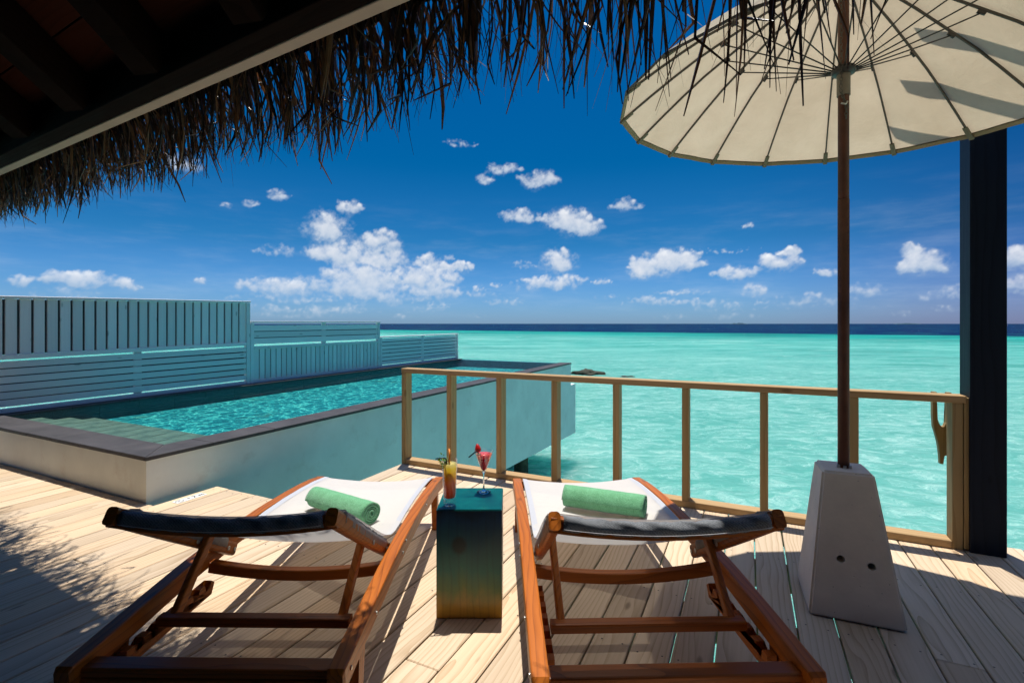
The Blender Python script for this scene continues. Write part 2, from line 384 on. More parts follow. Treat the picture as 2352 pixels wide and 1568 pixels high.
def towel_mat():
    m, t = new_mat('green_terry')
    tc = t.n('ShaderNodeTexCoord').outputs['Object']
    n = t.noise(tc, 330, 2, 0.6); n2 = t.noise(tc, 26, 4, 0.6)
    c = t.ramp(t.m('ADD', t.m('MULTIPLY', n, .75), t.m('MULTIPLY', n2, .25)), [(0.30, (0.085, 0.26, 0.115)), (0.5, (0.17, 0.46, 0.235)), (0.68, (0.26, 0.60, 0.34))])
    out(t, t.n('ShaderNodeBsdfPrincipled', {'Base Color': c, 'Roughness': 1.0, 'Specular IOR Level': .05, 'Sheen Weight': .3, 'Normal': t.bump(t.m('ADD', t.m('MULTIPLY', n, .6), t.m('MULTIPLY', n2, .8)), 0.8, 0.006)}))
    return m
M_towel = towel_mat()
def table_mat():
    m, t = new_mat('ombre_stained_block')
    tc = t.n('ShaderNodeTexCoord').outputs['Object']
    z = t.n('ShaderNodeSeparateXYZ', {0: tc}).outputs[2]
    n = t.noise(t.vm('MULTIPLY', tc, (5, 5, 2.5)), 1.2, 5, 0.65, 0.6)
    f = t.m('ADD', t.m('DIVIDE', z, 0.4987), t.m('MULTIPLY', t.m('SUBTRACT', n, .5), 0.42))
    c = t.ramp(f, [(0.0, (0.46, 0.24, 0.030)), (0.13, (0.38, 0.22, 0.028)), (0.27, (0.10, 0.16, 0.040)), (0.46, (0.008, 0.135, 0.110)), (0.70, (0.001, 0.065, 0.10)), (0.88, (0.0005, 0.035, 0.095)), (0.985, (0.001, 0.014, 0.035)), (1.0, (0.001, 0.02, 0.04))])
    grain = t.noise(t.vm('MULTIPLY', tc, (60, 60, 3)), 1.0, 4, .6)
    vr = t.n('ShaderNodeTexWave', {'Vector': t.vm('MULTIPLY', tc, (1, 1, .22)), 'Scale': 9.0, 'Distortion': 7.0, 'Detail': 2.0}, wave_type='BANDS', bands_direction='X').outputs['Fac']
    c = t.mix(t.mapr(vr, .75, 1.0, 0, .18), c, col((0.0, 0.004, 0.006)))
    c = t.mix(t.mapr(grain, .4, .75, 0, .12), c, col((0.02, 0.05, 0.05)))
    kn = t.vm('LENGTH', t.vm('MULTIPLY', t.vm('SUBTRACT', tc, (-0.045, -0.15, 0.335)), (1.0, 0.3, 0.85)))
    c = t.mix(t.mapr(t.m('ADD', kn, t.m('MULTIPLY', n, .02)), .03, .055, .85, 0, True), c, col((0.003, 0.008, 0.010)))
    # end grain on the top
    g = t.n('ShaderNodeNewGeometry').outputs['Normal']
    up = t.mapr(t.n('ShaderNodeSeparateXYZ', {0: g}).outputs[2], .6, .8)
    rg = t.n('ShaderNodeTexWave', {'Vector': t.vm('SUBTRACT', tc, (0.085, 0.05, .5)), 'Scale': 34.0, 'Distortion': 2.0, 'Detail': 2.0, 'Detail Scale': 3.0}, wave_type='RINGS', rings_direction='Z').outputs['Fac']
    tn = t.noise(tc, 9, 5, .6)
    tcx = t.ramp(tn, [(.30, (0.0, 0.05, 0.06)), (.5, (0.0, 0.105, 0.095)), (.62, (0.003, 0.15, 0.125)), (.74, (0.06, 0.12, 0.06))])
    tcx = t.mix(t.mapr(rg, .5, 1.0, 0, .7), tcx, col((0.0, 0.03, 0.035)))
    c = t.mix(up, c, tcx)
    out(t, t.n('ShaderNodeBsdfPrincipled', {'Base Color': c, 'Roughness': 0.30, 'Specular IOR Level': .3, 'Coat Weight': .15, 'Coat Roughness': .12, 'Normal': t.bump(grain, .1, .001)}))
    return m
M_table = table_mat()
def glass_mat():
    m, t = new_mat('clear_glass')
    lw = t.n('ShaderNodeLayerWeight', {'Blend': .28}).outputs['Facing']
    fr = t.m('ADD', t.m('MULTIPLY', t.m('POWER', lw, 2.2), .7), .04)
    out(t, t.n('ShaderNodeMixShader', {0: fr, 1: t.n('ShaderNodeBsdfTransparent', {'Color': (.98, .99, .99, 1)}).outputs[0], 2: t.n('ShaderNodeBsdfGlossy', {'Roughness': .02}).outputs[0]}))
    return m
M_glass = glass_mat()
def solid_glass():
    m, t = new_mat('thick_glass')
    out(t, t.n('ShaderNodeBsdfPrincipled', {'Base Color': (.95, 1, 1, 1), 'Roughness': 0.0, 'IOR': 1.45, 'Transmission Weight': 1.0})); return m
M_glass2 = solid_glass()
def drink_mat(name, stops, z0, z1, trans=.5):
    m, t = new_mat(name)
    tc = t.n('ShaderNodeTexCoord').outputs['Object']
    z = t.n('ShaderNodeSeparateXYZ', {0: tc}).outputs[2]
    c = t.ramp(t.m('ADD', t.mapr(z, z0, z1), t.m('MULTIPLY', t.m('SUBTRACT', t.noise(tc, 40, 3), .5), .1)), stops)
    d = t.n('ShaderNodeBsdfPrincipled', {'Base Color': c, 'Roughness': .15, 'Specular IOR Level': .3})
    tr = t.n('ShaderNodeBsdfTranslucent', {'Color': c})
    out(t, t.n('ShaderNodeMixShader', {0: trans, 1: d.outputs[0], 2: tr.outputs[0]})); return m

def sea_mat():
    m, t = new_mat('lagoon_water')
    g = t.n('ShaderNodeNewGeometry').outputs['Position']
    s = t.n('ShaderNodeSeparateXYZ', {0: g}); x, y = s.outputs[0], s.outputs[1]
    flat = t.n('ShaderNodeCombineXYZ', {0: x, 1: y, 2: 0.0}).outputs[0]
    big = t.noise(t.vm('MULTIPLY', flat, (0.4, 1, 1)), 0.035, 5, 0.6)
    d = t.m('ADD', t.m('ADD', y, t.m('MULTIPLY', x, 0.66)), t.m('MULTIPLY', t.m('SUBTRACT', big, .5), 42.0))
    dist = t.vm('LENGTH', flat)
    # pale sand with drifting light, ruffled by wind
    wv = t.vm('ADD', flat, t.vm('MULTIPLY', t.noise(flat, 0.9, 3, .6, out='Color'), (1.6, 1.6, 0)))
    a1 = t.noise(t.vm('MULTIPLY', wv, (0.8, 1.7, 1)), 1.5, 5, 0.70, 0.6)
    a2 = t.noise(t.vm('MULTIPLY', wv, (0.25, 0.5, 1)), 0.8, 4, 0.6)
    a3 = t.noise(t.vm('MULTIPLY', wv, (1.6, 3.4, 1)), 3.6, 4, 0.65, 0.8)
    near = t.ramp(t.m('ADD', t.m('MULTIPLY', a1, .6), t.m('MULTIPLY', a2, .4)), [(.30, (0.075, 0.315, 0.265)), (.45, (0.125, 0.385, 0.325)), (.56, (0.20, 0.45, 0.39)), (.70, (0.42, 0.62, 0.55))])
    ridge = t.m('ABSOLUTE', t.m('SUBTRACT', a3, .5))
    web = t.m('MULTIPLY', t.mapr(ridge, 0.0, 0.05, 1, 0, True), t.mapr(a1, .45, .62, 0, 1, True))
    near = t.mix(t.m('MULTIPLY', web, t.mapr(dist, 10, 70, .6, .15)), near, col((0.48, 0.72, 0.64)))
    mid = t.ramp(t.noise(t.vm('MULTIPLY', flat, (.3, 1, 1)), .12, 5, .6), [(.36, (0.018, 0.27, 0.225)), (.5, (0.055, 0.37, 0.31)), (.66, (0.17, 0.47, 0.40))])
    rip = t.noise(t.vm('MULTIPLY', flat, (.35, 1.3, 1)), .55, 5, .72, .4)
    mid = t.mix(t.mapr(rip, .38, .66), mid, t.mix(.4, mid, col((.34, .62, .54))))
    mid = t.mix(t.mapr(rip, .46, .34, 0, .55), mid, col((.02, .24, .20)))
    c = t.mix(t.mapr(dist, 25, 80, 0, .85), near, mid)
    green = t.ramp(t.noise(t.vm('MULTIPLY', flat, (.2, 1, 1)), .1, 5, .65), [(.4, (0.002, 0.17, 0.15)), (.6, (0.012, 0.36, 0.30))])
    c = t.mix(t.mapr(d, 120, 185, 0, .9), c, green)
    c = t.mix(t.mapr(t.m('ADD', d, t.m('MULTIPLY', t.m('SUBTRACT', t.noise(t.vm('MULTIPLY', flat, (.12, 1, 1)), .25, 3, .6), .5), 40.0)), 212, 246, 0, 1, True), c, col((0.0008, 0.020, 0.075)))
    pn = t.noise(t.vm('MULTIPLY', flat, (.5, 1, 1)), .075, 5, .65)
    c = t.mix(t.m('MULTIPLY', t.mapr(pn, .44, .30, 0, .55, True), t.mapr(d, 210, 120)), c, col((.34, .60, .52)))
    patch = t.mapr(pn, .56, .70, 0, .6, True)
    c = t.mix(t.m('MULTIPLY', patch, t.mapr(dist, 12, 30)), c, col((0.02, 0.25, 0.20)))
    c = t.mix(1.0, c, col((.86, .93, .92)), 'MULTIPLY')
    # whitecaps (few)
    cap = t.noise(t.vm('MULTIPLY', flat, (.35, 1.0, 1)), 1.0, 3, .6)
    capm = t.m('MULTIPLY', t.mapr(cap, .70, .74, 0, 1), t.mapr(dist, 40, 90))
    c = t.mix(capm, c, col((.75, .8, .8)))
    hgt = t.m('ADD', t.noise(t.vm('MULTIPLY', flat, (.8, 1.6, 1)), 1.6, 4, .6, .4), t.m('MULTIPLY', t.noise(flat, 9.0, 4, .6), .15))
    bp = t.n('ShaderNodeBump', {'Height': hgt, 'Strength': t.mapr(dist, 3, 200, .55, .25), 'Distance': 0.25}).outputs[0]
    dif = t.n('ShaderNodeSubsurfaceScattering', {'Color': c, 'Scale': 1.0, 'Radius': (1.0, 3.0, 2.6)}, falloff='BURLEY')
    gl = t.n('ShaderNodeBsdfGlossy', {'Color': (.9, .95, 1, 1), 'Roughness': .08, 'Normal': bp})
    fr = t.n('ShaderNodeFresnel', {'IOR': 1.33, 'Normal': bp}).outputs[0]
    # polariser on the lens takes most of the sheen away
    out(t, t.n('ShaderNodeMixShader', {0: t.m('MULTIPLY', fr, t.mapr(d, 60, 220, .22, .10)), 1: dif.outputs[0], 2: gl.outputs[0]}))
    return m
def pool_mat():
    m, t = new_mat('pool_water')
    g = t.n('ShaderNodeNewGeometry').outputs['Position']
    h = t.m('ADD', t.noise(t.vm('MULTIPLY', g, (1, 1, 0)), 4.0, 4, .6, .6), t.m('MULTIPLY', t.noise(t.vm('MULTIPLY', g, (1, 1, 0)), 13.0, 3, .6, .5), .3))
    bp = t.bump(h, .8, .10)
    tintc = (0.36, 0.98, 1.0, 1)
    body = t.n('ShaderNodeBsdfTransparent', {'Color': (.46, .97, .95, 1)})
    gl = t.n('ShaderNodeBsdfGlossy', {'Color': (1, 1, 1, 1), 'Roughness': .02, 'Normal': bp})
    fr = t.n('ShaderNodeFresnel', {'IOR': 1.33, 'Normal': bp}).outputs[0]
    out(t, t.n('ShaderNodeMixShader', {0: t.m('MULTIPLY', fr, .34), 1: body.outputs[0], 2: gl.outputs[0]}))
    return m
M_sea = sea_mat(); M_poolwater = pool_mat()
def thatch_mat():
    m, t = new_mat('dry_palm_thatch')
    oi = t.n('ShaderNodeTexCoord').outputs['Object']
    at = t.n('ShaderNodeAttribute', attribute_name='tone').outputs['Fac']
    n = t.noise(t.vm('MULTIPLY', oi, (30, 30, 6)), 1.0, 3, .6)
    f = t.m('ADD', t.m('MULTIPLY', at, .7), t.m('MULTIPLY', n, .3))
    c = t.ramp(f, [(0.0, (0.007, 0.004, 0.003)), (.42, (0.036, 0.019, 0.011)), (.68, (0.13, 0.070, 0.034)), (1.0, (0.46, 0.27, 0.13))])
    d = t.n('ShaderNodeBsdfPrincipled', {'Base Color': c, 'Roughness': .38, 'Specular IOR Level': .5})
    tr = t.n('ShaderNodeBsdfTranslucent', {'Color': t.mix(1.0, c, col((1, .6, .3)), 'MULTIPLY')})
    out(t, t.n('ShaderNodeMixShader', {0: .12, 1: d.outputs[0], 2: tr.outputs[0]})); return m
M_thatch = thatch_mat()

# ------------------------------------------------------------------ sea, islands, reef
SEA = -2.2
def sea():
    vs, fs = [(0, 0, 0)], []
    rs = [6, 20, 60, 200, 700, 2500, 12000]; n = 64
    for r in rs:
        for i in range(n):
            a = 2 * math.pi * i / n; vs.append((r * math.cos(a), r * math.sin(a), 0))
    for i in range(n): fs.append((0, 1 + i, 1 + (i + 1) % n))
    for j in range(len(rs) - 1):
        for i in range(n):
            a, b = 1 + j * n + i, 1 + j * n + (i + 1) % n
            fs.append((a, a + n, b + n, b))
    return tag(pyd('sea', vs, fs, M_sea, loc=(0, 3, SEA)), kind='structure')
sea()
def island(k0, k1, y, h, label):
    Y = 2600.0; X0, X1 = k0 * Y, k1 * Y; n = 28
    vs, fs = [], []
    for i in range(n + 1):
        t_ = i / n; x = (t_ - .5) * (X1 - X0)
        hh = h * (math.sin(math.pi * t_) ** .5) * (.7 + .5 * mnoise.noise(Vector((i * .6, k0 * 50, 0)))) + .3
        for dy, zz in ((-25, -3), (-14, hh * .8), (0, hh), (14, hh * .8), (25, -3)): vs.append((x, dy, zz))
    for i in range(n):
        for j in range(4):
            a = i * 5 + j; fs.append((a, a + 5, a + 6, a + 1))
    tag(pyd('island', vs, fs, M_island, loc=((X0 + X1) / 2, Y, SEA + .0), smooth=True), label, 'island', 'low islands on the horizon')
island((1678 - 1176) / F, (1716 - 1176) / F, 741, 8, 'tiny dark island on the horizon left of the umbrella pole')
island((2056 - 1176) / F, (2112 - 1176) / F, 741, 7, 'tiny dark island on the horizon between umbrella pole and navy post')
def rock(px, py, sx, sy, hz, label, seed):
    k = (px - 1176) / F; Y = (H - SEA) * F / (py - 743)
    bm = bmesh.new(); bmesh.ops.create_icosphere(bm, subdivisions=4, radius=1)
    for v in bm.verts:
        d = 1 + .45 * mnoise.noise(v.co * 1.6 + Vector((seed, 0, 0))) + .22 * mnoise.noise(v.co * 5 + Vector((seed, 3, 0)))
        v.co = Vector((v.co.x * sx * d, v.co.y * sy * d, v.co.z * hz * d))
    tag(bmobj('reef_rock', bm, M_dirt, loc=(k * Y, Y, SEA - .04), smooth=True), label, 'rock', 'reef rocks breaking the water')
rock(1350, 859, 1.2, .7, .32, 'larger brown reef rock breaking the water right of the pool corner', 1.0)
rock(1441, 865, .55, .3, .10, 'smaller half sunken reef rock right of the larger rock', 5.0)

# ------------------------------------------------------------------ fair weather cumulus on the far sky
def clouds():
    import numpy as np
    rg = np.random.RandomState(12)
    st = 0.00155
    A0, A1, E0, E1 = -1.22, 1.22, 0.004, 0.41
    na, ne = int((A1 - A0) / st), int((E1 - E0) / st)
    az = A0 + st * np.arange(na)[None, :]; el = E0 + st * np.arange(ne)[:, None]
    def vnoise(cell):
        gy, gx = int(ne * st / cell) + 3, int(na * st / cell) + 3
        g = rg.rand(gy, gx)
        fy = np.arange(ne) * st / cell; fx = np.arange(na) * st / cell
        iy, ix = fy.astype(int), fx.astype(int); ty, tx = fy - iy, fx - ix
        ty = (ty * ty * (3 - 2 * ty))[:, None]; tx = (tx * tx * (3 - 2 * tx))[None, :]
        a = g[iy][:, ix]; b = g[iy][:, ix + 1]; c = g[iy + 1][:, ix]; d = g[iy + 1][:, ix + 1]
        return (a * (1 - tx) + b * tx) * (1 - ty) + (c * (1 - tx) + d * tx) * ty - .5
    def fbm(cell, n, rough=.55):
        r = 0; w = 1; tot = 0
        for i in range(n): r = r + w * vnoise(cell); tot += w; w *= rough; cell *= .5
        return r / tot * 2
    wx, wy = fbm(.03, 5, .6) * .011, fbm(.03, 5, .6) * .008
    dens = np.zeros((ne, na)); hgt = np.zeros((ne, na)) - 1.0; gray = np.zeros((ne, na))
    def puff(a, e, r, w, sy=.85):
        i0, i1 = int((a - r * 1.7 - A0) / st) - 8, int((a + r * 1.7 - A0) / st) + 9; j0, j1 = int((e - r * 1.7 - E0) / st) - 6, int((e + r * 1.7 - E0) / st) + 7
        i0, j0 = max(i0, 0), max(j0, 0); i1, j1 = min(i1, na), min(j1, ne)
        if i0 >= i1 or j0 >= j1: return
        X = az[:, i0:i1] + wx[j0:j1, i0:i1] - a; Y = (el[j0:j1] + wy[j0:j1, i0:i1] - e) / sy
        d2 = (X * X + Y * Y) / (r * r)
        v = np.clip(1 - d2 / 2.2, 0, 1) ** 1.5 * w
        cur = dens[j0:j1, i0:i1]; dens[j0:j1, i0:i1] = 1 - (1 - cur) * (1 - np.clip(v, 0, .97))
        z = np.sqrt(np.clip(1 - d2, 0, 1)) * r
        up = np.clip(.5 + .5 * Y / (r + 1e-6), 0, 1)
        sel = (z + w * .002) > hgt[j0:j1, i0:i1]
        hgt[j0:j1, i0:i1] = np.where(sel, z + w * .002, hgt[j0:j1, i0:i1])
        gray[j0:j1, i0:i1] = np.where(sel, up, gray[j0:j1, i0:i1])
    lst = []
    for (cx, cy, rx, ry, w) in CLOUDS:
        k = (cx - 1176) / F; q = math.sqrt(1 + k * k)
        lst.append((math.atan(k), (743 - cy) / F / q, 1.06 * rx / F / (q * q), 1.04 * ry / F / q, w))
    for i in range(46):   # small clouds go on low round the horizon
        lst.append((rg.uniform(A0, A1), .012 + .05 * rg.rand() ** 1.5, .016 + .045 * rg.rand(), .004 + .007 * rg.rand(), rg.uniform(.25, .5)))
    for (a, e, ra, re, w) in lst:
        area = ra * re; rp = max(.0032, min(re * .5, .0115))
        n = int(min(120, max(8, 3.4 * area / (rp * rp))))
        for i in range(n):
            th = rg.rand() * 2 * math.pi; rr = math.sqrt(rg.rand())
            x, y = rr * math.cos(th), rr * math.sin(th)
            if y < 0: y *= .55      # flatter base
            r = rp * rg.uniform(.45, 1.15) * (1.15 - .5 * rr)
            puff(a + x * ra, e + y * re * .95, r, min(.92, .27 * w + .22 * rg.rand() * w))
        # veil round it
        puff(a, e, max(re, .006) * 1.25, .30 * w, .8)
        puff(a - ra * .5, e, max(re, .006), .22 * w, .7); puff(a + ra * .5, e, max(re, .006), .22 * w, .7)
    det = fbm(.012, 5, .62)
    fine = fbm(.005, 3, .6)
    d = dens + (det * .55 + fine * .34) * np.clip(dens * 2.2, 0, 1) * (1.15 - dens)
    t_ = np.clip((d - .08) / 1.08, 0, 1) ** .85; al = t_ * t_ * (3 - 2 * t_)
    up_f = np.clip((el - 0) / .09, 0, 1)
    al = al * (.46 + .46 * up_f)
    gs = gray
    for _ in range(3):
        gs = (gs + np.roll(gs, 1, 0) + np.roll(gs, -1, 0) + np.roll(gs, 1, 1) + np.roll(gs, -1, 1)) / 5
    # light comes from above: slope of the detail field
    rel = np.roll(d, 4, 0) - np.roll(d, -4, 0)
    br = .50 + .38 * (gs - .35) + .20 * np.clip(rel, -.6, .8) + .30 * (al - .6) + .10 * det
    br = np.clip(br, 0, 1)
    al[0] = 0; al[-1] = 0; al[:, :25] *= np.linspace(0, 1, 25)[None]; al[:, -25:] *= np.linspace(1, 0, 25)[None]
    R = 9500.0
    AZ = np.broadcast_to(az, (ne, na)); EL = np.broadcast_to(el, (ne, na))
    co = np.stack([np.sin(AZ) * R, np.cos(AZ) * R, EL * R + H], -1).reshape(-1, 3)
    m = al > .012
    keep = m[:-1, :-1] | m[1:, :-1] | m[:-1, 1:] | m[1:, 1:]
    jj, ii = np.nonzero(keep); v0 = jj * na + ii
    quads = np.stack([v0, v0 + 1, v0 + na + 1, v0 + na], 1)
    used, inv = np.unique(quads, return_inverse=True); quads = inv.reshape(-1, 4)
    co = co[used]; A = al.reshape(-1)[used]; B = br.reshape(-1)[used]
    me = bpy.data.meshes.new('clouds')
    me.vertices.add(len(co)); me.vertices.foreach_set('co', co.astype('f4').ravel())
    me.loops.add(quads.size); me.loops.foreach_set('vertex_index', quads.astype('i4').ravel())
    me.polygons.add(len(quads)); me.polygons.foreach_set('loop_start', np.arange(0, quads.size, 4, dtype='i4')); me.polygons.foreach_set('loop_total', np.full(len(quads), 4, dtype='i4'))
    me.update(calc_edges=True)
    for nm, arr in (('cover', A), ('glow', B)):
        at = me.attributes.new(nm, 'FLOAT', 'POINT'); at.data.foreach_set('value', arr.astype('f4'))
    mt, t = new_mat('cumulus')
    ca = t.n('ShaderNodeAttribute', attribute_name='cover').outputs['Fac']; gl = t.n('ShaderNodeAttribute', attribute_name='glow').outputs['Fac']
    c = t.ramp(gl, [(0.0, (0.26, 0.36, 0.48)), (0.4, (0.42, 0.50, 0.60)), (0.7, (0.60, 0.63, 0.68)), (1.0, (0.82, 0.82, 0.82))])
    em = t.n('ShaderNodeEmission', {'Color': c, 'Strength': 1.0})
    out(t, t.n('ShaderNodeMixShader', {0: ca, 1: t.n('ShaderNodeBsdfTransparent').outputs[0], 2: em.outputs[0]}))
    o = link('sky', me, mt); o['kind'] = 'structure'
    print('cloud faces', len(quads))
clouds()

# ------------------------------------------------------------------ deck: planks run out to sea
DU = 3.97
def deck():
    root = empty('deck', uv(0, 0, 0), TH, kind='structure')
    pitch, w, th = 0.1605, 0.1532, 0.032
    # joints where a row is made of two planks
    r = random.Random(11)
    v = -8.95
    i = 0
    while v < 5.2:
        vc = v + pitch / 2
        if vc < -4.03: u1 = 2.115
        elif vc < -2.99: u1 = 2.60
        elif vc > 1.50 and False: u1 = 3.9
        else: u1 = DU
        u0 = -2.4 - .2 * r.random()
        cuts = [u0]
        if r.random() < .45 or abs(vc - 1.6) < .08:
            cuts.append(r.uniform(0.2, u1 - .7) if abs(vc - 1.6) > .08 else 2.9)
        cuts.append(u1 + r.uniform(-.004, .006))
        for a, b in zip(cuts[:-1], cuts[1:]):
            L = b - a - .003
            box('plank', ((a + b) / 2, -vc, -th / 2 + r.uniform(-.0012, .0012)), (L, w + r.uniform(-.001, .001), th), M_deck, root,
                rot=(r.uniform(-.006, .006), 0, r.uniform(-.0006, .0006)), bev=0.004)
        v += pitch; i += 1
    sc = []
    for u in (-.3, .5, 1.3, 2.05, 2.55, 3.2, 3.85):
        v = -8.95
        while v < 5.2:
            vc = v + pitch / 2; lim = 2.1 if vc < -4.03 else (2.6 if vc < -2.99 else 4.0)
            if u < lim:
                for dv in (-.045, .045):
                    cx, cy = u + r.uniform(-.012, .012), -vc + dv + r.uniform(-.006, .006)
                    sc.append(([(cx + .0042 * math.cos(a), cy + .0042 * math.sin(a), .0018) for a in [i * math.pi / 3 for i in range(6)]], [tuple(range(6))]))
            v += pitch
    vs, fs = join(sc); pyd('screw_heads', vs, fs, M_screw, root)['kind'] = 'stuff'
    # joists below, across the planks
    for u in (-1.9, -1.1, -.3, .5, 1.3, 2.05, 2.55, 3.2, 3.85):
        v0 = -8.9 if u < 2.1 else (-3.95 if u < 2.6 else -2.95)
        box('joist', (u, -(v0 + 5.1) / 2, -.032 - .07 - .003), (.05, 5.1 - v0, .14), M_rail, root, bev=0)
    return root
deck()
for (u, v, lb) in ((3.6, -2.7, 'round pile in the sea under the deck corner nearest the pool'), (3.6, 1.3, 'round pile in the sea under the navy post')):
    vs, fs = lathe([(.14, SEA - 1.5), (.14, -.178)], 16)
    tag(pyd('deck_pile', vs, fs, M_pile, loc=uv(u, v, 0), smooth=False), lb, 'pile', 'piles under the deck')

# ------------------------------------------------------------------ plunge pool
PV0, PV1, PU0, PU1, PZ = -7.62, -4.07, 2.12, 11.92, 0.351
def pool():
    root = empty('plunge_pool', uv(PU0, PV1, 0), TH, 'raised pale plaster infinity pool with dark stone rim beside the deck', 'pool')
    # local x = u - PU0, local y = -(v - PV1)
    L, Wd = PU1 - PU0, PV1 - PV0
    zt = PZ - .028
    parts = []
    # long wall toward the deck, bottom edge slopes gently
    def prism(x0, x1, y0, y1, zb0, zb1, z1):
        v = [(x0, y0, zb0), (x1, y0, zb1), (x1, y1, zb1), (x0, y1, zb0), (x0, y0, z1), (x1, y0, z1), (x1, y1, z1), (x0, y1, z1)]
        return v, [(0, 3, 2, 1), (4, 5, 6, 7), (0, 1, 5, 4), (1, 2, 6, 5), (2, 3, 7, 6), (3, 0, 4, 7)]
    vs, fs = prism(0, L, 0.002, .27, -1.17, -1.49, zt); pyd('long_wall', vs, fs, M_wall, root)
    vs, fs = prism(0.002, .26, .272, Wd, -1.17, -1.17, zt - .001); pyd('end_wall', vs, fs, M_wall, root)
    vs, fs = prism(.262, L, Wd - .30, Wd, -1.17, -1.49, zt - .002); pyd('back_wall', vs, fs, M_wall, root)
    vs, fs = prism(L - .14, L - .001, .272, Wd - .302, -1.49, -1.49, PZ - .018); pyd('infinity_edge', vs, fs, M_pooldark, root)
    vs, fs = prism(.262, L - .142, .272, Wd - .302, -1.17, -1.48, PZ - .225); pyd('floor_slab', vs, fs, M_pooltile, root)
    vs, fs = prism(L + .001, L + .36, .001, Wd, -1.49, -1.50, -.22); pyd('overflow_trough', vs, fs, M_wall, root)
    # inner lining tiles
    def lining(name, a, b, nx, mat, z0=PZ - .212, z1=PZ - .006, rows=2):
        a = Vector(a); b = Vector(b); d = (b - a); ln = d.length; d.normalize()
        nrm = Vector((0, 0, 1)).cross(d); ang = math.atan2(d.y, d.x)
        tw, tz = ln / nx, (z1 - z0) / rows
        for i in range(nx):
            for j in range(rows):
                c = a + d * (tw * (i + .5)) + nrm * .004
                link(name, box_mesh(tw - .003, .010, tz - .003, .0005, mat), None, root, (c.x, c.y, z0 + tz * (j + .5)), (0, 0, ang))
    lining('lining_tile', (.265, Wd - .305, 0), (L - .145, Wd - .305, 0), 21, M_pooldark)
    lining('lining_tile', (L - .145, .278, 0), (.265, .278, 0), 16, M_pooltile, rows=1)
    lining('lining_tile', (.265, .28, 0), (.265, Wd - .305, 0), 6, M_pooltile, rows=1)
    # steps at the near end
    for k, (x1, z1) in enumerate(((.60, PZ - .075), (.86, PZ - .120), (1.10, PZ - .165))):
        x0 = .275 if k == 0 else (.601, .861)[k - 1]
        n = 6
        for i in range(n):
            y0 = .285 + (Wd - .30 - .285 - .02) * i / n; y1 = .285 + (Wd - .30 - .285 - .02) * (i + 1) / n
            box('step_block', ((x0 + x1) / 2, (y0 + y1) / 2, (z1 + PZ - .222) / 2), (x1 - x0 - .002, y1 - y0 - .002, z1 - PZ + .222), M_step, root, bev=.006)
    # floor tiles
    nx, ny = 18, 6
    fx0, fx1, fy0, fy1 = 1.105, L - .15, .29, Wd - .32
    for i in range(nx):
        for j in range(ny):
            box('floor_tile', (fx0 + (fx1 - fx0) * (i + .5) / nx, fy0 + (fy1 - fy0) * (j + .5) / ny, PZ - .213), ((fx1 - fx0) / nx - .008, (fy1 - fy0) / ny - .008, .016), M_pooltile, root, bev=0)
    # coping tiles
    cw = .285; t_ = .03
    def tile(poly):
        n = len(poly); vs = [(x, y, PZ - t_) for x, y in poly] + [(x, y, PZ) for x, y in poly]
        ins = []
        fs = [tuple(reversed(range(n))), tuple(range(n, 2 * n))] + [(i, (i + 1) % n, n + (i + 1) % n, n + i) for i in range(n)]
        bm = bmesh.new(); me = bpy.data.meshes.new('coping_tile')
        me.from_pydata(vs, [], fs); bm.from_mesh(me)
        bmesh.ops.recalc_face_normals(bm, faces=bm.faces)
        bmesh.ops.bevel(bm, geom=[e for e in bm.edges if all(v.co.z > PZ - .001 for v in e.verts)], offset=.003, segments=1, affect='EDGES')
        bm.to_mesh(me); bm.free()
        link('coping_tile', me, M_stone, root, (0, 0, random.uniform(-.0008, .0008)))
    g = .003; o = -.012
    tile([(o, o), (.50, o), (.50 - g, cw), (cw, cw)])            # long side, mitred corner
    x = .50
    while x < L - .1:
        x1 = min(x + .60, L); tile([(x + g, o), (x1 - g, o), (x1 - g, cw), (x + g, cw)]); x = x1
    tile([(o, o + .006), (cw - .005, cw + .004), (cw - .005, .50), (o, .50)])
    y = .50
    while y < Wd - .05:
        y1 = min(y + .46, Wd); tile([(o, y + g), (cw - .005, y + g), (cw - .005, y1 - g), (o, y1 - g)]); y = y1
    x = cw
    while x < L - .02:
        x1 = min(x + .60, L); tile([(x + g, Wd - .315), (x1 - g, Wd - .315), (x1 - g, Wd - .12), (x + g, Wd - .12)]); x = x1
    link('grout_bed', box_mesh(cw - .02, Wd - .02, .022, 0, M_grout), None, root, (cw / 2, Wd / 2, PZ - .0165))
    return root
pool()
def poolwater():
    a = (PU0 + .27, PV1 - .275); b = (PU1 - .02, PV0 + .31)
    vs = [uv(a[0], a[1], 0), uv(b[0], a[1], 0), uv(b[0], b[1], 0), uv(a[0], b[1], 0)]
    tag(pyd('pool_water', vs, [(0, 1, 2, 3)], M_poolwater, loc=(0, 0, PZ - .014)), kind='structure')
poolwater()
for i, (u, v, lb) in enumerate(((10.35, -4.75, 'stained round pile rising from the sea under the outer end of the pool'), (6.4, -4.75, 'shaded round pile under the middle of the pool wall, hidden behind the deck edge'))):
    vs, fs = lathe([(.165, SEA - 1.5), (.165, -1.2)], 24)
    tag(pyd('pool_pile', vs, fs, M_pile, loc=uv(u, v, 0)), lb, 'pile', 'piles under the pool')

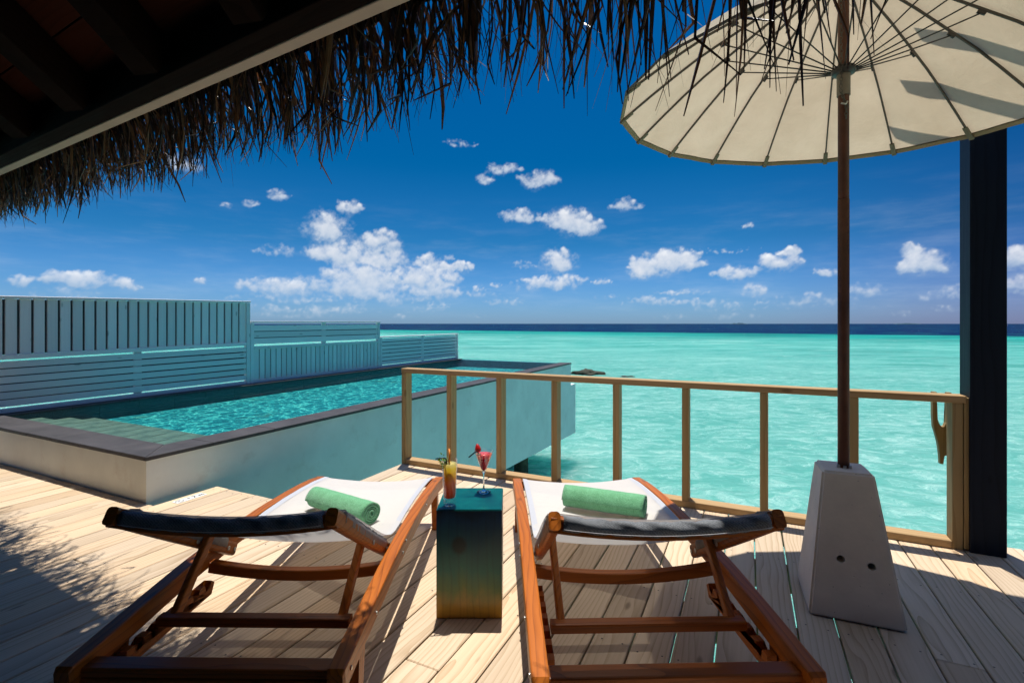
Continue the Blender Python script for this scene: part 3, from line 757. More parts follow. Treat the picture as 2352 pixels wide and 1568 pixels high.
# ------------------------------------------------------------------ privacy fence behind the pool
def fence(u0, u1, za, zb, zm, zbot, upper, lower, label, nv):
    """za, zb: (z at u0, z at u1) of the top; zm middle rail or None; zbot bottom rail"""
    V = -7.46
    root = empty('privacy_fence', uv(u0, V, PZ), TH, label, 'fence', 'privacy fence sections along the pool')
    L = u1 - u0; zo = PZ
    def ztop(x): return za + (zb - za) * x / L - zo
    tilt = math.atan2(zb - za, L)
    def rail(x0, x1, zc, h, d, dy=0.0, tl=0.0, nm='rail'):
        box(nm, ((x0 + x1) / 2, -dy, zc), ((x1 - x0) / math.cos(tl), d, h), M_fence, root, rot=(0, -tl, 0), bev=.003)
    # cap rail, posts
    mid = L / 2
    box('cap_rail', (mid, .0, (ztop(0) + ztop(L)) / 2 - .015), (L, .085, .03), M_fence, root, rot=(0, -tilt, 0), bev=.004)
    for x in (.03, L - .035):
        box('post', (x, .004, (ztop(x) - .034) / 2), (.065, .07, ztop(x) - .034 - .002), M_fencev, root, bev=.003)
    x0, x1 = .066, L - .07
    def slats(zlo, zhi_fn, n, gap, lead):
        ls = (x1 - x0)
        hgt0 = zhi_fn(x0) - zlo - lead * 2; hgt1 = zhi_fn(x1) - zlo - lead * 2
        for k in range(n):
            c0 = zlo + lead + hgt0 * (k + .5) / n; c1 = zlo + lead + hgt1 * (k + .5) / n
            h = (hgt0 + hgt1) / 2 / n - gap
            box('slat', ((x0 + x1) / 2, -.012, (c0 + c1) / 2), (ls, .02, h), M_fence, root, rot=(0, -math.atan2(c1 - c0, ls), 0), bev=.002)
        for k in range(n):
            c0 = zlo + lead + hgt0 * (k + 1.0) / n; c1 = zlo + lead + hgt1 * (k + 1.0) / n
            if k == n - 1: continue
            box('gap_shade_board', ((x0 + x1) / 2, .036, (c0 + c1) / 2), (ls - .01, .014, .05), M_gapshade, root, rot=(0, -math.atan2(c1 - c0, ls), 0), bev=0)
        xm = (x0 + x1) / 2
        box('stiffener', (xm, .013, (zlo + (zhi_fn(xm) - zlo) / 2)), (.09, .029, zhi_fn(xm) - zlo - .004), M_fencev, root, bev=.002)
    def boards(zlo_fn, zhi_fn, n, gap):
        w = (x1 - x0) / n
        for k in range(n):
            xc = x0 + w * (k + .5); zl, zh = zlo_fn(xc), zhi_fn(xc)
            box('board', (xc, 0.0, (zl + zh) / 2), (w - gap, .022, zh - zl - .004), M_fencev, root, bev=.002)
            if k < n - 1: box('gap_shade_board', (xc + w / 2, .03, (zl + zh) / 2), (.07, .014, zh - zl - .01), M_gapshade, root, rot=(0, 0, 0), bev=0)
    zb_ = zbot - zo
    rail(x0, x1, zb_ + .025, .05, .05, 0, 0, 'bottom_rail')
    if zm is None:
        slats(zb_ + .05, lambda x: ztop(x) - .03, 7, .016, .010)
        return
    zmid = lambda x: (zm[0] + (zm[1] - zm[0]) * x / L) - zo
    tm = math.atan2(zm[1] - zm[0], L)
    rail(x0, x1, (zmid(0) + zmid(L)) / 2 - .025, .05, .06, 0, tm, 'middle_rail')
    if upper == 'v':
        boards(lambda x: zmid(x), lambda x: ztop(x) - .03, nv, .024)
        box('backing_rail', (mid, .050, (zmid(0) + ztop(0)) / 2), (L - .2, .02, .09), M_fence, root, bev=.002)
        slats(zb_ + .05, lambda x: zmid(x) - .05, 6, .016, .014)
    else:
        slats(zmid(0), lambda x: ztop(x) - .03, 3, .014, .032)
        boards(lambda x: zb_ + .05, lambda x: zmid(x) - .05, nv, .018)
        box('backing_rail', (mid, .050, (zmid(0) + zb_) / 2), (L - .2, .02, .09), M_fence, root, bev=.002)
fence(2.14, 5.43, 1.652, 1.722, (.995, 1.040), .3535, 'v', 'h', 'tallest pale blue fence section, upright boards over horizontal slats, nearest the deck', 26)
fence(5.435, 8.61, 1.390, 1.400, (.968, .968), .3535, 'h', 'v', 'middle pale blue fence section with horizontal slats over close upright boards', 28)
fence(8.615, 11.89, 1.058, 1.070, None, .3535, 'h', None, 'lowest pale blue fence section of horizontal slats at the far end of the pool', 0)

# ------------------------------------------------------------------ depth marker sticker on the deck
def sticker():
    white = plain_mat('sticker_white', (.82, .82, .80), .5, .3, mott=.03)
    ink = plain_mat('sticker_ink', (.02, .02, .02), .6, .2, mott=0)
    uc, vc = 2.327, -3.885
    root = empty('depth_marker', uv(uc, vc, .0), TH, 'white depth marker strip reading 1.2 m on the deck beside the pool', 'sign')
    L, Wd = .225, .072
    box('plate', (0, 0, .0025), (L, Wd, .003), white, root, bev=.0005)
    cu = bpy.data.curves.new('lettering', 'FONT'); cu.body = '1.2 m'; cu.size = .058; cu.extrude = .0003; cu.align_x = 'LEFT'; cu.align_y = 'CENTER'
    cu.offset = .0016
    tmp = bpy.data.objects.new('lettering_curve', cu); C.objects.link(tmp); bpy.context.view_layer.update()
    lm = bpy.data.meshes.new_from_object(tmp.evaluated_get(bpy.context.evaluated_depsgraph_get())); bpy.data.objects.remove(tmp)
    lm.materials.clear()
    o = link('lettering', lm, ink, root)
    o.location = (-.022, 0, .0045); o.scale = (.98, 1, 1)
    # ring with a struck-out diver
    parts = []
    for i in range(32):
        a0, a1 = 2 * math.pi * i / 32, 2 * math.pi * (i + 1) / 32
        v = []
        for a in (a0, a1):
            for rr in (.024, .0285): v.append((rr * math.cos(a), rr * math.sin(a), 0))
        parts.append((v, [(0, 1, 3, 2)]))
    def bar(x0, y0, x1, y1, w):
        d = Vector((x1 - x0, y1 - y0, 0)).normalized(); n = Vector((-d.y, d.x, 0)) * w / 2
        a, b = Vector((x0, y0, .0001)), Vector((x1, y1, .0001))
        parts.append(([a - n, b - n, b + n, a + n], [(0, 1, 2, 3)]))
    bar(-.017, .017, .017, -.017, .003); bar(-.013, -.004, .009, .010, .0045)
    vs, fs = join(parts)
    pyd('no_diving_symbol', vs, fs, ink, root, loc=(-.076, 0, .0046))
sticker()

# ------------------------------------------------------------------ railing
def railing():
    root = empty('wooden_railing', uv(3.84, -2.945, 0), TH, 'low pale pine railing with square posts along the deck edge facing the sea', 'railing')
    x = lambda v: -(v + 2.945)
    vL, vR = -3.012, 1.172
    ht = .92
    box('top_rail', (0, x((vL + vR) / 2) , ht - .0225), (.105, vR - vL, .045), M_rail_y, root, bev=.004)
    posts = [-2.985 + .5145 * i for i in range(9)]
    for i, v in enumerate(posts):
        end = i in (0, 8)
        z0 = 0.0 if end else .050
        box('post', (0, x(v), (z0 + ht - .045) / 2), (.098, .05, ht - .045 - z0 - .001), M_rail_z, root, bev=.003)
    v = posts[8] + .046
    box('post', (0.0, x(v), .46), (.10, .034, .90), M_rail_z, root, bev=.003)
    box('bottom_rail', (0, x((posts[0] + posts[8]) / 2), .025), (.10, posts[8] - posts[0] - .052, .048), M_rail_y, root, bev=.004)
    return root
M_rail_y = wood_mat('treated_pine_y', (0.27, 0.155, 0.06), (0.55, 0.37, 0.185), rough=0.65, spec=0.25, ring=9, contrast=0.8, var=0.1, axis=1)
M_rail_z = wood_mat('treated_pine_z', (0.24, 0.15, 0.055), (0.50, 0.35, 0.165), rough=0.65, spec=0.25, ring=9, contrast=0.8, var=0.22, axis=2)
railing()
def ladder_grip():
    # timber hand grip of the sea ladder, with a long U cut in it
    root = empty('ladder_handrail', uv(4.02, 1.075, 0), TH, 'shaped timber ladder grip with a U cut-out behind the railing end', 'handrail')
    # outline in (y', z)
    a = [(-.055, .96), (.045, .96), (.045, .80), (.052, .72), (.045, .655), (.030, .62), (.012, .60), (-.002, .56), (-.008, .48), (-.012, .43), (-.055, .42), (-.055, .0)]
    outer = [(-.06, .965), (.060, .965), (.062, .82), (.058, .76), (.045, .70), (.020, .655), (.008, .60), (.0, .50), (-.012, .44), (-.06, .40), (-.06, -.05)]
    # left prong, right prong and body (butted)
    y0, y1 = -.06, .06
    pol = [(-.10, .52), (-.10, .965), (-.062, .965), (-.062, .80), (-.055, .745), (-.038, .715), (-.018, .712), (.002, .73), (.018, .765), (.024, .81), (.026, .965), (.062, .965),
           (.062, .80), (.055, .71), (.03, .64), (.012, .58), (.0, .50), (-.004, .44), (-.03, .44), (-.04, .50)]
    pol = [(y * .58 - .030, .912 + (z - .965) * .87) for y, z in pol]
    n = len(pol); vs = [(-.02, y, z) for y, z in pol] + [(.02, y, z) for y, z in pol]
    bm = bmesh.new(); bv = [bm.verts.new(v) for v in vs]
    f1 = bm.faces.new(bv[:n]); f2 = bm.faces.new(list(reversed(bv[n:])))
    for i in range(n): bm.faces.new((bv[(i + 1) % n], bv[i], bv[n + i], bv[n + (i + 1) % n]))
    bmesh.ops.triangulate(bm, faces=[f1, f2]); bmesh.ops.recalc_face_normals(bm, faces=bm.faces)
    bmobj('grip_board', bm, M_rail_z, root)
    box('mount', (-.065, -.075, .66), (.09, .03, .12), M_rail_z, root)
ladder_grip()

# ------------------------------------------------------------------ navy post with open pergola joists above
def pergola():
    root = empty('pergola', uv(3.851, 1.263, 0), TH, 'tall square navy blue timber post beside the railing end, carrying roof joists', 'post')
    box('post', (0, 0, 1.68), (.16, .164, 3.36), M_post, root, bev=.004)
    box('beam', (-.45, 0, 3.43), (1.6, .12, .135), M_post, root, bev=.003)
    for u, e in ((3.285, .685), (3.60, .68), (3.905, .67)):
        # joist with a slanting end cut
        y0 = -(e - 1.263); y1 = y0 - 3.6; w = .036; z0, z1 = 3.50, 3.60
        pol = [(y0, z1), (y0 + .0, z1 - .02), (y0 - .08, z0), (y1, z0), (y1, z1)]
        X = u - 3.851
        vs = [(X - w, pol[0][0] - .0, z1), (X - w, pol[2][0], z0), (X - w, y1, z0), (X - w, y1, z1), (X + w, y0 - .045, z1), (X + w, pol[2][0] - .06, z0), (X + w, y1, z0), (X + w, y1, z1)]
        pyd('joist', vs, [(0, 1, 2, 3), (7, 6, 5, 4), (0, 4, 5, 1), (1, 5, 6, 2), (2, 6, 7, 3), (3, 7, 4, 0)], M_post, root)
pergola()

# ------------------------------------------------------------------ umbrella and its concrete foot
UC = Vector((1.607, 2.372, 0)); RIM = 1.06
def Zc(r):
    if r < .535: return 3.06 - (3.06 - 2.794) * (r / .535) ** 1.25
    return 2.794 - (2.794 - 2.42) * ((r - .535) / .525) ** 1.12
def umbrella():
    root = empty('parasol', UC, math.radians(1.5), 'large round cream canvas parasol on a brown pole with dark ribs', 'umbrella')
    cloth = empty('canopy', (0, 0, 0), 0, parent=root)
    # a slight lean of the canopy
    N = 18; R0 = [0, .06, .14, .24, .34, .44, .535, .62, .70, .78, .86, .93, .99, 1.04, 1.06]
    def lean(x, y, z): return z + .040 * y - .034 * x
    def P(r, a, sag=0.0):
        x, y = r * math.cos(a), r * math.sin(a); return Vector((x, y, lean(x, y, Zc(r)) - sag))
    na = 8
    for k in range(N):
        a0 = 2 * math.pi * k / N; a1 = 2 * math.pi * (k + 1) / N
        vs, fs = [], []
        for r in R0:
            p0, p1 = P(r, a0), P(r, a1)
            for j in range(na + 1):
                s = j / na; p = p0.lerp(p1, s)
                bulge = -.016 * math.sin(math.pi * s) * (r / RIM) * (1 - .95 * (r / RIM) ** 8)
                wr = .0035 * mnoise.noise(Vector((p.x * 9, p.y * 9, k * 3.1))) * math.sin(math.pi * s)
                vs.append(p + Vector((0, 0, bulge + wr + .008)))
        nr = len(R0)
        for i in range(nr - 1):
            for j in range(na):
                a = i * (na + 1) + j; fs.append((a, a + na + 1, a + na + 2, a + 1))
        # short hem that turns down
        b = len(vs)
        for j in range(na + 1):
            q = Vector(vs[(nr - 1) * (na + 1) + j]); vs.append(q + Vector((-q.x * .004, -q.y * .004, -.014)))
        pn = pyd('canopy_panel', vs[:b], fs, M_canvas, cloth, smooth=True)
        e = []
        for j in range(na + 1):
            q = Vector(vs[(nr - 1) * (na + 1) + j]); n_ = Vector((q.x, q.y, 0)).normalized()
            e += [q - n_ * .016 + Vector((0, 0, .010)), q + n_ * .004 + Vector((0, 0, -.001)), q + n_ * .002 + Vector((0, 0, -.013)), q - n_ * .016 + Vector((0, 0, -.006 + .009))]
        ef = []
        for j in range(na):
            for m in range(3): ef.append((j * 4 + m, j * 4 + m + 1, j * 4 + m + 5, j * 4 + m + 4))
        pyd('rim_binding', e, ef, M_bind, pn)
    ribs = []
    for k in range(N):
        a = 2 * math.pi * k / N
        pts = [P(r, a, .004) for r in (.05, .2, .36, .535, .66, .78, .9, 1.0, 1.05)]
        vs, fs = sweep(pts, rsec(.0085, .012, .002)); rib = pyd('rib', vs, fs, M_rib, root)
        q0, q1 = P(.995, a, .010), P(1.062, a, .010)
        vs, fs = sweep([q0, q1], rsec(.024, .012, .003)); pyd('rib_pocket', vs, fs, M_pocket, rib)
        s0 = Vector((.036 * math.cos(a), .036 * math.sin(a), 2.575)); s1 = P(.535, a, .022)
        st = tube('strut', [s0, s1], .0034, M_strut, root, 6)
        vs, fs = sweep([P(.520, a, .02), P(.550, a, .02)], rsec(.012, .020, .003)); pyd('hinge', vs, fs, M_strut, st)
    vs, fs = lathe([(.030, 2.555), (.048, 2.558), (.052, 2.572), (.048, 2.588), (.030, 2.592)], 28); pyd('runner_ring', vs, fs, M_strut, root, smooth=True)
    vs, fs = lathe([(.0285, 2.452), (.0285, 2.556)], 28); pyd('runner_sleeve', vs, fs, M_sleeve, root, smooth=False)
    tube('pole', [(0, 0, .655), (0, 0, 1.95)], .0245, M_rust, root, 20, up=(1, 0, 0))
    tube('upper_pole', [(0, 0, 1.951), (0, 0, 3.05)], .0235, M_rust, root, 20, up=(1, 0, 0))
    # chain hanging beside the pole
    parts = []
    def ringlink(c, along, twist, L=.011, w=.006, r=.0016):
        al = Vector(along).normalized(); s = al.cross(Vector((0.3, 1, 0.1))).normalized(); s = Matrix.Rotation(twist, 3, al) @ s
        loop = []
        for i in range(10):
            t_ = 2 * math.pi * i / 10; loop.append(c + al * (L * math.sin(t_)) + s * (w * math.cos(t_)))
        for i in range(10):
            parts.append(sweep([loop[i], loop[(i + 1) % 10]], circ(r, 4), (.2, .5, .8)))
    z = 2.98; i = 0; Xl = -.033; Yl = -.030
    while z > 2.47:
        ringlink(Vector((Xl + .002 * math.sin(i), Yl, z)), (0, 0, 1), (i % 2) * math.pi / 2); z -= .0165; i += 1
    for j in range(7):
        ringlink(Vector((Xl + .004 * j * .9, Yl - .001 * j, 2.46 - .012 * j)), (.4, 0, -1), (j % 2) * math.pi / 2)
    for j in range(4):
        ringlink(Vector((-.010, Yl - .002, 2.385 - .016 * j)), (0, 0, 1), (j % 2) * math.pi / 2)
    vs, fs = join(parts); pyd('chain', vs, fs, M_chain, root)
    tube('ring_pin', [(-.036, -.034, 2.402), (-.018, -.040, 2.395), (-.006, -.036, 2.41)], .004, M_steel, root, 6)
umbrella()
def foot():
    hb = .655; a = math.radians(-22.8)
    def corner(s, i, z):  # i: 0 FL,1 FR,2 BR,3 BL in local frame
        x, y = ((-1, -1), (1, -1), (1, 1), (-1, 1))[i]; return Vector((x * s / 2, y * s / 2, z))
    bm = bmesh.new()
    sb, st = .376, .206
    off = Vector((-.016, .002, 0))
    lo = [bm.verts.new(corner(sb, i, .004)) for i in range(4)]
    hi = [bm.verts.new(corner(st, i, hb) + off) for i in range(4)]
    bm.faces.new(list(reversed(lo))); bm.faces.new(hi)
    for i in range(4): bm.faces.new((lo[i], lo[(i + 1) % 4], hi[(i + 1) % 4], hi[i]))
    bmesh.ops.bevel(bm, geom=bm.edges[:], offset=.010, segments=3, affect='EDGES')
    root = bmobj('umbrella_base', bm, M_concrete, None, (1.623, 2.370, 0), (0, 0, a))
    # two carrying holes
    cutters = []
    for x, z in ((-.056, .268), (.062, .255)):
        vs, fs = lathe([(.0165, -.25), (.0165, .25)], 24)
        c = pyd('cutter', vs, fs, M_pile, None)
        c.matrix_world = root.matrix_basis @ Matrix.Translation((x, 0, z)) @ Matrix.Rotation(math.pi / 2, 4, 'X')
        cutters.append(c)
        md = root.modifiers.new('hole', 'BOOLEAN'); md.object = c; md.operation = 'DIFFERENCE'; md.solver = 'EXACT'
    bpy.context.view_layer.update()
    dg = bpy.context.evaluated_depsgraph_get()
    me = bpy.data.meshes.new_from_object(root.evaluated_get(dg)); root.modifiers.clear(); root.data = me
    for c in cutters: bpy.data.objects.remove(c)
    # pitted, slightly uneven surface
    tag(root, 'tapered pale concrete parasol foot with two carrying holes beside the right lounger', 'umbrella base')
    bolt_v, bolt_f = [], []
    parts = []
    for k in range(3):
        an = math.radians(-140 + 50 * k); parts.append(vbox(-.016 + .031 * math.cos(an) - .006, -.016 + .031 * math.cos(an) + .006, .031 * math.sin(an) - .006, .031 * math.sin(an) + .006, hb, hb + .014))
    vs, fs = join(parts); pyd('wedge', vs, fs, M_steel, root)
foot()

# ------------------------------------------------------------------ sun loungers
def interp(tab, y):
    if y <= tab[0][0]: return tab[0][1]
    for (a, b), (c, d) in zip(tab[:-1], tab[1:]):
        if y <= c:
            s = (y - a) / (c - a); s2 = s
            return b + (d - b) * s2
    return tab[-1][1]
def smooth_tab(tab, y):
    e = .06
    return (interp(tab, y - e) + interp(tab, y) * 2 + interp(tab, y + e)) / 4
ZR = [(0, .322), (.25, .345), (.55, .368), (.85, .376), (1.15, .372), (1.5, .350), (1.75, .325), (1.94, .292)]
def lounger():
    root = empty('sun_lounger', (0, 0, 0))
    for s in (-1, 1):
        ys = [0.0, .012] + [1.925 * i / 22 for i in range(1, 22)] + [1.913, 1.925]
        pts = [(s * .409, y, smooth_tab(ZR, y) - .037) for y in ys]
        def sec(t_, s=s):
            k = 1.0
            if t_ < .001 or t_ > .999: k = .72
            return rsec(.055 * (1 if k == 1 else .85), .074 * k, .006)
        vs, fs = sweep(pts, sec)
        rail = pyd('side_rail', vs, fs, M_teak, root)
        for y, dz in ((.74, -.045), (.80, -.02), (.06, -.035), (1.3, -.03), (.33, -.05)):
            vs, fs = lathe([(.0065, 0), (.0065, .003), (.004, .004)], 12)
            o = pyd('bolt', vs, fs, M_steel, rail, loc=(s * .4365, y, smooth_tab(ZR, y) + dz), rot=(0, s * math.pi / 2, 0))
        # legs
        def leg(y, dy, ztop):
            w0, w1 = .062, .040
            vs = []
            for (zz, w, yy) in ((0, w1, y + dy), (ztop, w0, y)):
                vs += [(s * .408 - .019, yy - w / 2, zz), (s * .408 + .019, yy - w / 2, zz), (s * .408 + .019, yy + w / 2, zz), (s * .408 - .019, yy + w / 2, zz)]
            pyd('leg', vs, [(0, 3, 2, 1), (4, 5, 6, 7), (0, 1, 5, 4), (1, 2, 6, 5), (2, 3, 7, 6), (3, 0, 4, 7)], M_teakz, root)
        leg(.20, -.03, .27); leg(1.74, .035, .26)
        # notched rack
        yy0, yy1, n = .17, .62, 6
        pol = [(yy0, .205)]
        pitch = (yy1 - yy0) / n
        for i in range(n):
            a = yy0 + pitch * i; pol += [(a, .262), (a + pitch * .42, .262), (a + pitch * .50, .232), (a + pitch * .86, .236), (a + pitch * .99, .262)]
        pol += [(yy1, .262), (yy1 + .02, .245), (yy1, .205)]
        m = len(pol); xa, xb = s * .381, s * .349
        bm = bmesh.new(); v1 = [bm.verts.new((xa, y, z)) for y, z in pol]; v2 = [bm.verts.new((xb, y, z)) for y, z in pol]
        f1 = bm.faces.new(v1); f2 = bm.faces.new(list(reversed(v2)))
        for i in range(m): bm.faces.new((v1[i], v2[i], v2[(i + 1) % m], v1[(i + 1) % m]))
        bmesh.ops.triangulate(bm, faces=[f1, f2]); bmesh.ops.recalc_face_normals(bm, faces=bm.faces)
        bmobj('notched_rack', bm, M_teak, root)
        # back frame arm
        A0, A1 = Vector((s * .352, .775, .325)), Vector((s * .356, .112, .735))
        pts = [A0.lerp(A1, t_) + Vector((0, 0, -.004 * math.sin(math.pi * t_))) for t_ in [i / 10 for i in range(11)]]
        vs, fs = sweep(pts, rsec(.038, .056, .011)); arm = pyd('backrest_arm', vs, fs, M_teak, root)
        for t_ in (.02, .09, .40):
            p = A0.lerp(A1, t_) + Vector((0, 0, -.010 * math.sin(math.pi * t_) - .004))
            for sg in (-1, 1):
                vs, fs = lathe([(.0095, 0), (.0095, .003), (.006, .0045), (.0035, .003)], 14)
                pyd('bolt', vs, fs, M_steel, arm, loc=(p.x + sg * .0185, p.y, p.z), rot=(0, sg * math.pi / 2, 0))
        # prop that holds the backrest up
        p0, p1 = Vector((s * .315, .545, .470)), Vector((s * .308, .335, .275))
        vs, fs = sweep([p0 + Vector((0, .02, .02)), p0, p1, p1 + (p1 - p0).normalized() * .02], rsec(.026, .042, .006)); pyd('prop', vs, fs, M_teak, root)
    def cross(name, y, ztop, w, h, half, sag, mat=M_teakx, nn=14, bevel=.006):
        pts = [(-half + 2 * half * i / nn, y, ztop - h / 2 - sag * (1 - ((-1 + 2 * i / nn)) ** 2)) for i in range(nn + 1)]
        vs, fs = sweep(pts, rsec(w, h, bevel)); return pyd(name, vs, fs, mat, root)
    cross('crossbar', .670, .322, .042, .046, .381, .032)
    cross('prop_bar', .318, .296, .044, .034, .347, 0.0)
    cross('crossbar', .064, .300, .062, .028, .381, 0.0)
    cross('apron', .046, .271, .030, .085, .381, 0.0)
    cross('crossbar', 1.895, .292, .040, .045, .381, .030)
    # curved head bar between the arm tops
    cross('head_bar', .130, .745, .034, .050, .370, .030)
    # charcoal sleeve round the head bar: slightly puckered
    nn = 40
    def ssec(t_):
        k = .0235 + .0012 * math.sin(t_ * 47) + .0009 * math.sin(t_ * 101 + 1)
        res = []
        for i in range(14):
            a = -2 * math.pi * i / 14; res.append((math.cos(a) * (k - .003), math.sin(a) * (k + .001 + .0012 * math.sin(t_ * 60 + a * 2)) - .004))
        return res
    pts = [(-.328 + .656 * i / nn, .126, .731 - .030 * (1 - (-.886 + 1.772 * i / nn) ** 2)) for i in range(nn + 1)]
    vs, fs = sweep(pts, ssec); sl = pyd('headrest_sleeve', vs, fs, M_sleevefab, root, smooth=True)
    vs, fs = sweep([Vector(p) + Vector((0, -.0275, -.012)) for p in pts], circ(.0012, 5)); pyd('seam', vs, fs, M_hem, sl, smooth=True)
    # sling: one cloth from head bar over the hinge to the foot bar
    prof = [(.135, .750), (.22, .702), (.34, .632), (.48, .545), (.60, .473), (.68, .430), (.735, .402), (.79, .381), (.86, .368), (.96, .364), (1.1, .366), (1.3, .360), (1.5, .346), (1.7, .326), (1.82, .308), (1.895, .296)]
    nx = 16; vs, fs = [], []
    W2 = .376
    for i, (y, z) in enumerate(prof):
        for j in range(nx + 1):
            q = -1 + 2 * j / nx
            back = y < .70
            sag = (.030 if back else .034) * (1 - q * q) * (1.0 if not back else 1.0)
            if y > 1.75: sag *= .9
            wr = .0018 * mnoise.noise(Vector((q * 3.3, y * 12, 1.7)))
            if abs(q) > .9: wr *= 3
            vs.append((q * W2, y, z - sag + wr + .004))
    for i in range(len(prof) - 1):
        for j in range(nx):
            a = i * (nx + 1) + j; fs.append((a, a + nx + 1, a + nx + 2, a + 1))
    o = pyd('sling', vs, fs, M_sling, root, smooth=True)
    md = o.modifiers.new('thickness', 'SOLIDIFY'); md.thickness = .0035
    sb = o.modifiers.new('smooth', 'SUBSURF'); sb.levels = 1; sb.render_levels = 1
    # doubled hem strips along both edges of the seat
    for s in (-1, 1):
        vs, fs = [], []
        ys = [p for p in prof if p[0] > .70]
        for (y, z) in ys:
            for q in (.905, .985):
                vs.append((s * q * W2, y, z - .034 * (1 - q * q) + .0085))
        for i in range(len(ys) - 1): fs.append((2 * i, 2 * i + 2, 2 * i + 3, 2 * i + 1) if s < 0 else (2 * i, 2 * i + 1, 2 * i + 3, 2 * i + 2))
        h = pyd('hem', vs, fs, M_hem, o, smooth=True)
        # cloth wrapped round the arm
        A0, A1 = Vector((s * .352, .70, .372)), Vector((s * .352, .19, .692))
        pts = []
        for i in range(25):
            t_ = i / 24; pts.append(A0.lerp(A1, t_) + Vector((0, 0, -.004 * math.sin(math.pi * t_) + .002 * math.sin(t_ * 55) * .6)))
        def asec(t_, s=s):
            k = 1 + .05 * math.sin(t_ * 70) + .04 * math.sin(t_ * 37 + 2)
            w = .022 * k
            return [(-w, -.006), (-w, .022), (-w * .7, .033 * k), (w * .7, .033 * k), (w, .022), (w, -.006)]
        vs, fs = sweep(pts, asec); pyd('arm_wrap', vs, fs, M_wrap, o, smooth=True)
    return root
M_teakz = wood_mat('oiled_teak_upright', (0.13, 0.028, 0.003), (0.48, 0.130, 0.012), rough=0.45, spec=0.3, coat=0.05, ring=16, contrast=0.95, var=0.2, axis=2)
M_wrap = sling_mat('arm_wrap_cloth', (0.36, 0.32, 0.29), 0.1)
def copy_tree(o, parent=None):
    c = o.copy(); C.objects.link(c); c.parent = parent
    for ch in list(o.children): copy_tree(ch, c)
    return c
L1 = lounger()
L2 = copy_tree(L1)
L1.location = (-.933, 1.452, 0); L1.rotation_euler = (0, 0, math.radians(-.7))
L2.location = (.492, 1.425, 0); L2.rotation_euler = (0, 0, math.radians(1.5))
for o, lb in ((L1, 'left teak sun lounger with white sling, its headrest sleeve in full shade, nearest the pool'), (L2, 'right teak sun lounger with white sling beside the concrete parasol foot, headrest sleeve partly sunlit')):
    tag(o, lb, 'sun lounger', 'sun loungers facing the sea')

# rolled towels
def towel(a, b, r, label, flip=1):
    a, b = Vector(a), Vector(b); d = b - a; L = d.length
    rz = math.atan2(d.y, d.x); ry = -math.asin(d.z / L)
    root = empty('rolled_towel', (a + b) / 2 - Vector((0, 0, r)), rz, label, 'towel', 'rolled green towels on the loungers')
    # spiral sheet
    turns = 4.2; ns = 150; nl = 22; th = .0088
    vs, fs = [], []
    for i in range(ns + 1):
        t_ = i / ns; ang = turns * 2 * math.pi * t_ * (1) + 1.9
        rad = .009 + (r - .009) * t_
        sq = 1 + .05 * math.sin(2 * ang + .5)
        for j in range(nl + 1):
            x = -L / 2 + L * j / nl
            e = .010 * mnoise.noise(Vector((t_ * 9, 3.0 * (1 if j > nl / 2 else -1), .3))) if j in (0, nl) else 0
            n_ = .0016 * mnoise.noise(Vector((x * 25, ang * .9, t_ * 3)))
            rr = (rad + n_) * (1 - .04 * (abs(x) / (L / 2)) ** 8)
            vs.append((x + e, rr * math.cos(ang) * sq, rr * math.sin(ang) * .97 + r))
    for i in range(ns):
        for j in range(nl):
            q = i * (nl + 1) + j; fs.append((q, q + nl + 1, q + nl + 2, q + 1))
    o = pyd('towel_roll', vs, fs, M_towel, root, smooth=True)
    o.rotation_euler = (0, ry, 0)
    md = o.modifiers.new('thickness', 'SOLIDIFY'); md.thickness = th; md.offset = -.6
    return root
towel((-1.085, 2.69, .398), (-.70, 2.44, .402), .061, 'green rolled towel with its spiral end showing, lying on the left lounger')
towel((.290, 2.70, .402), (.690, 2.53, .402), .065, 'green rolled towel half hidden behind the headrest of the right lounger')

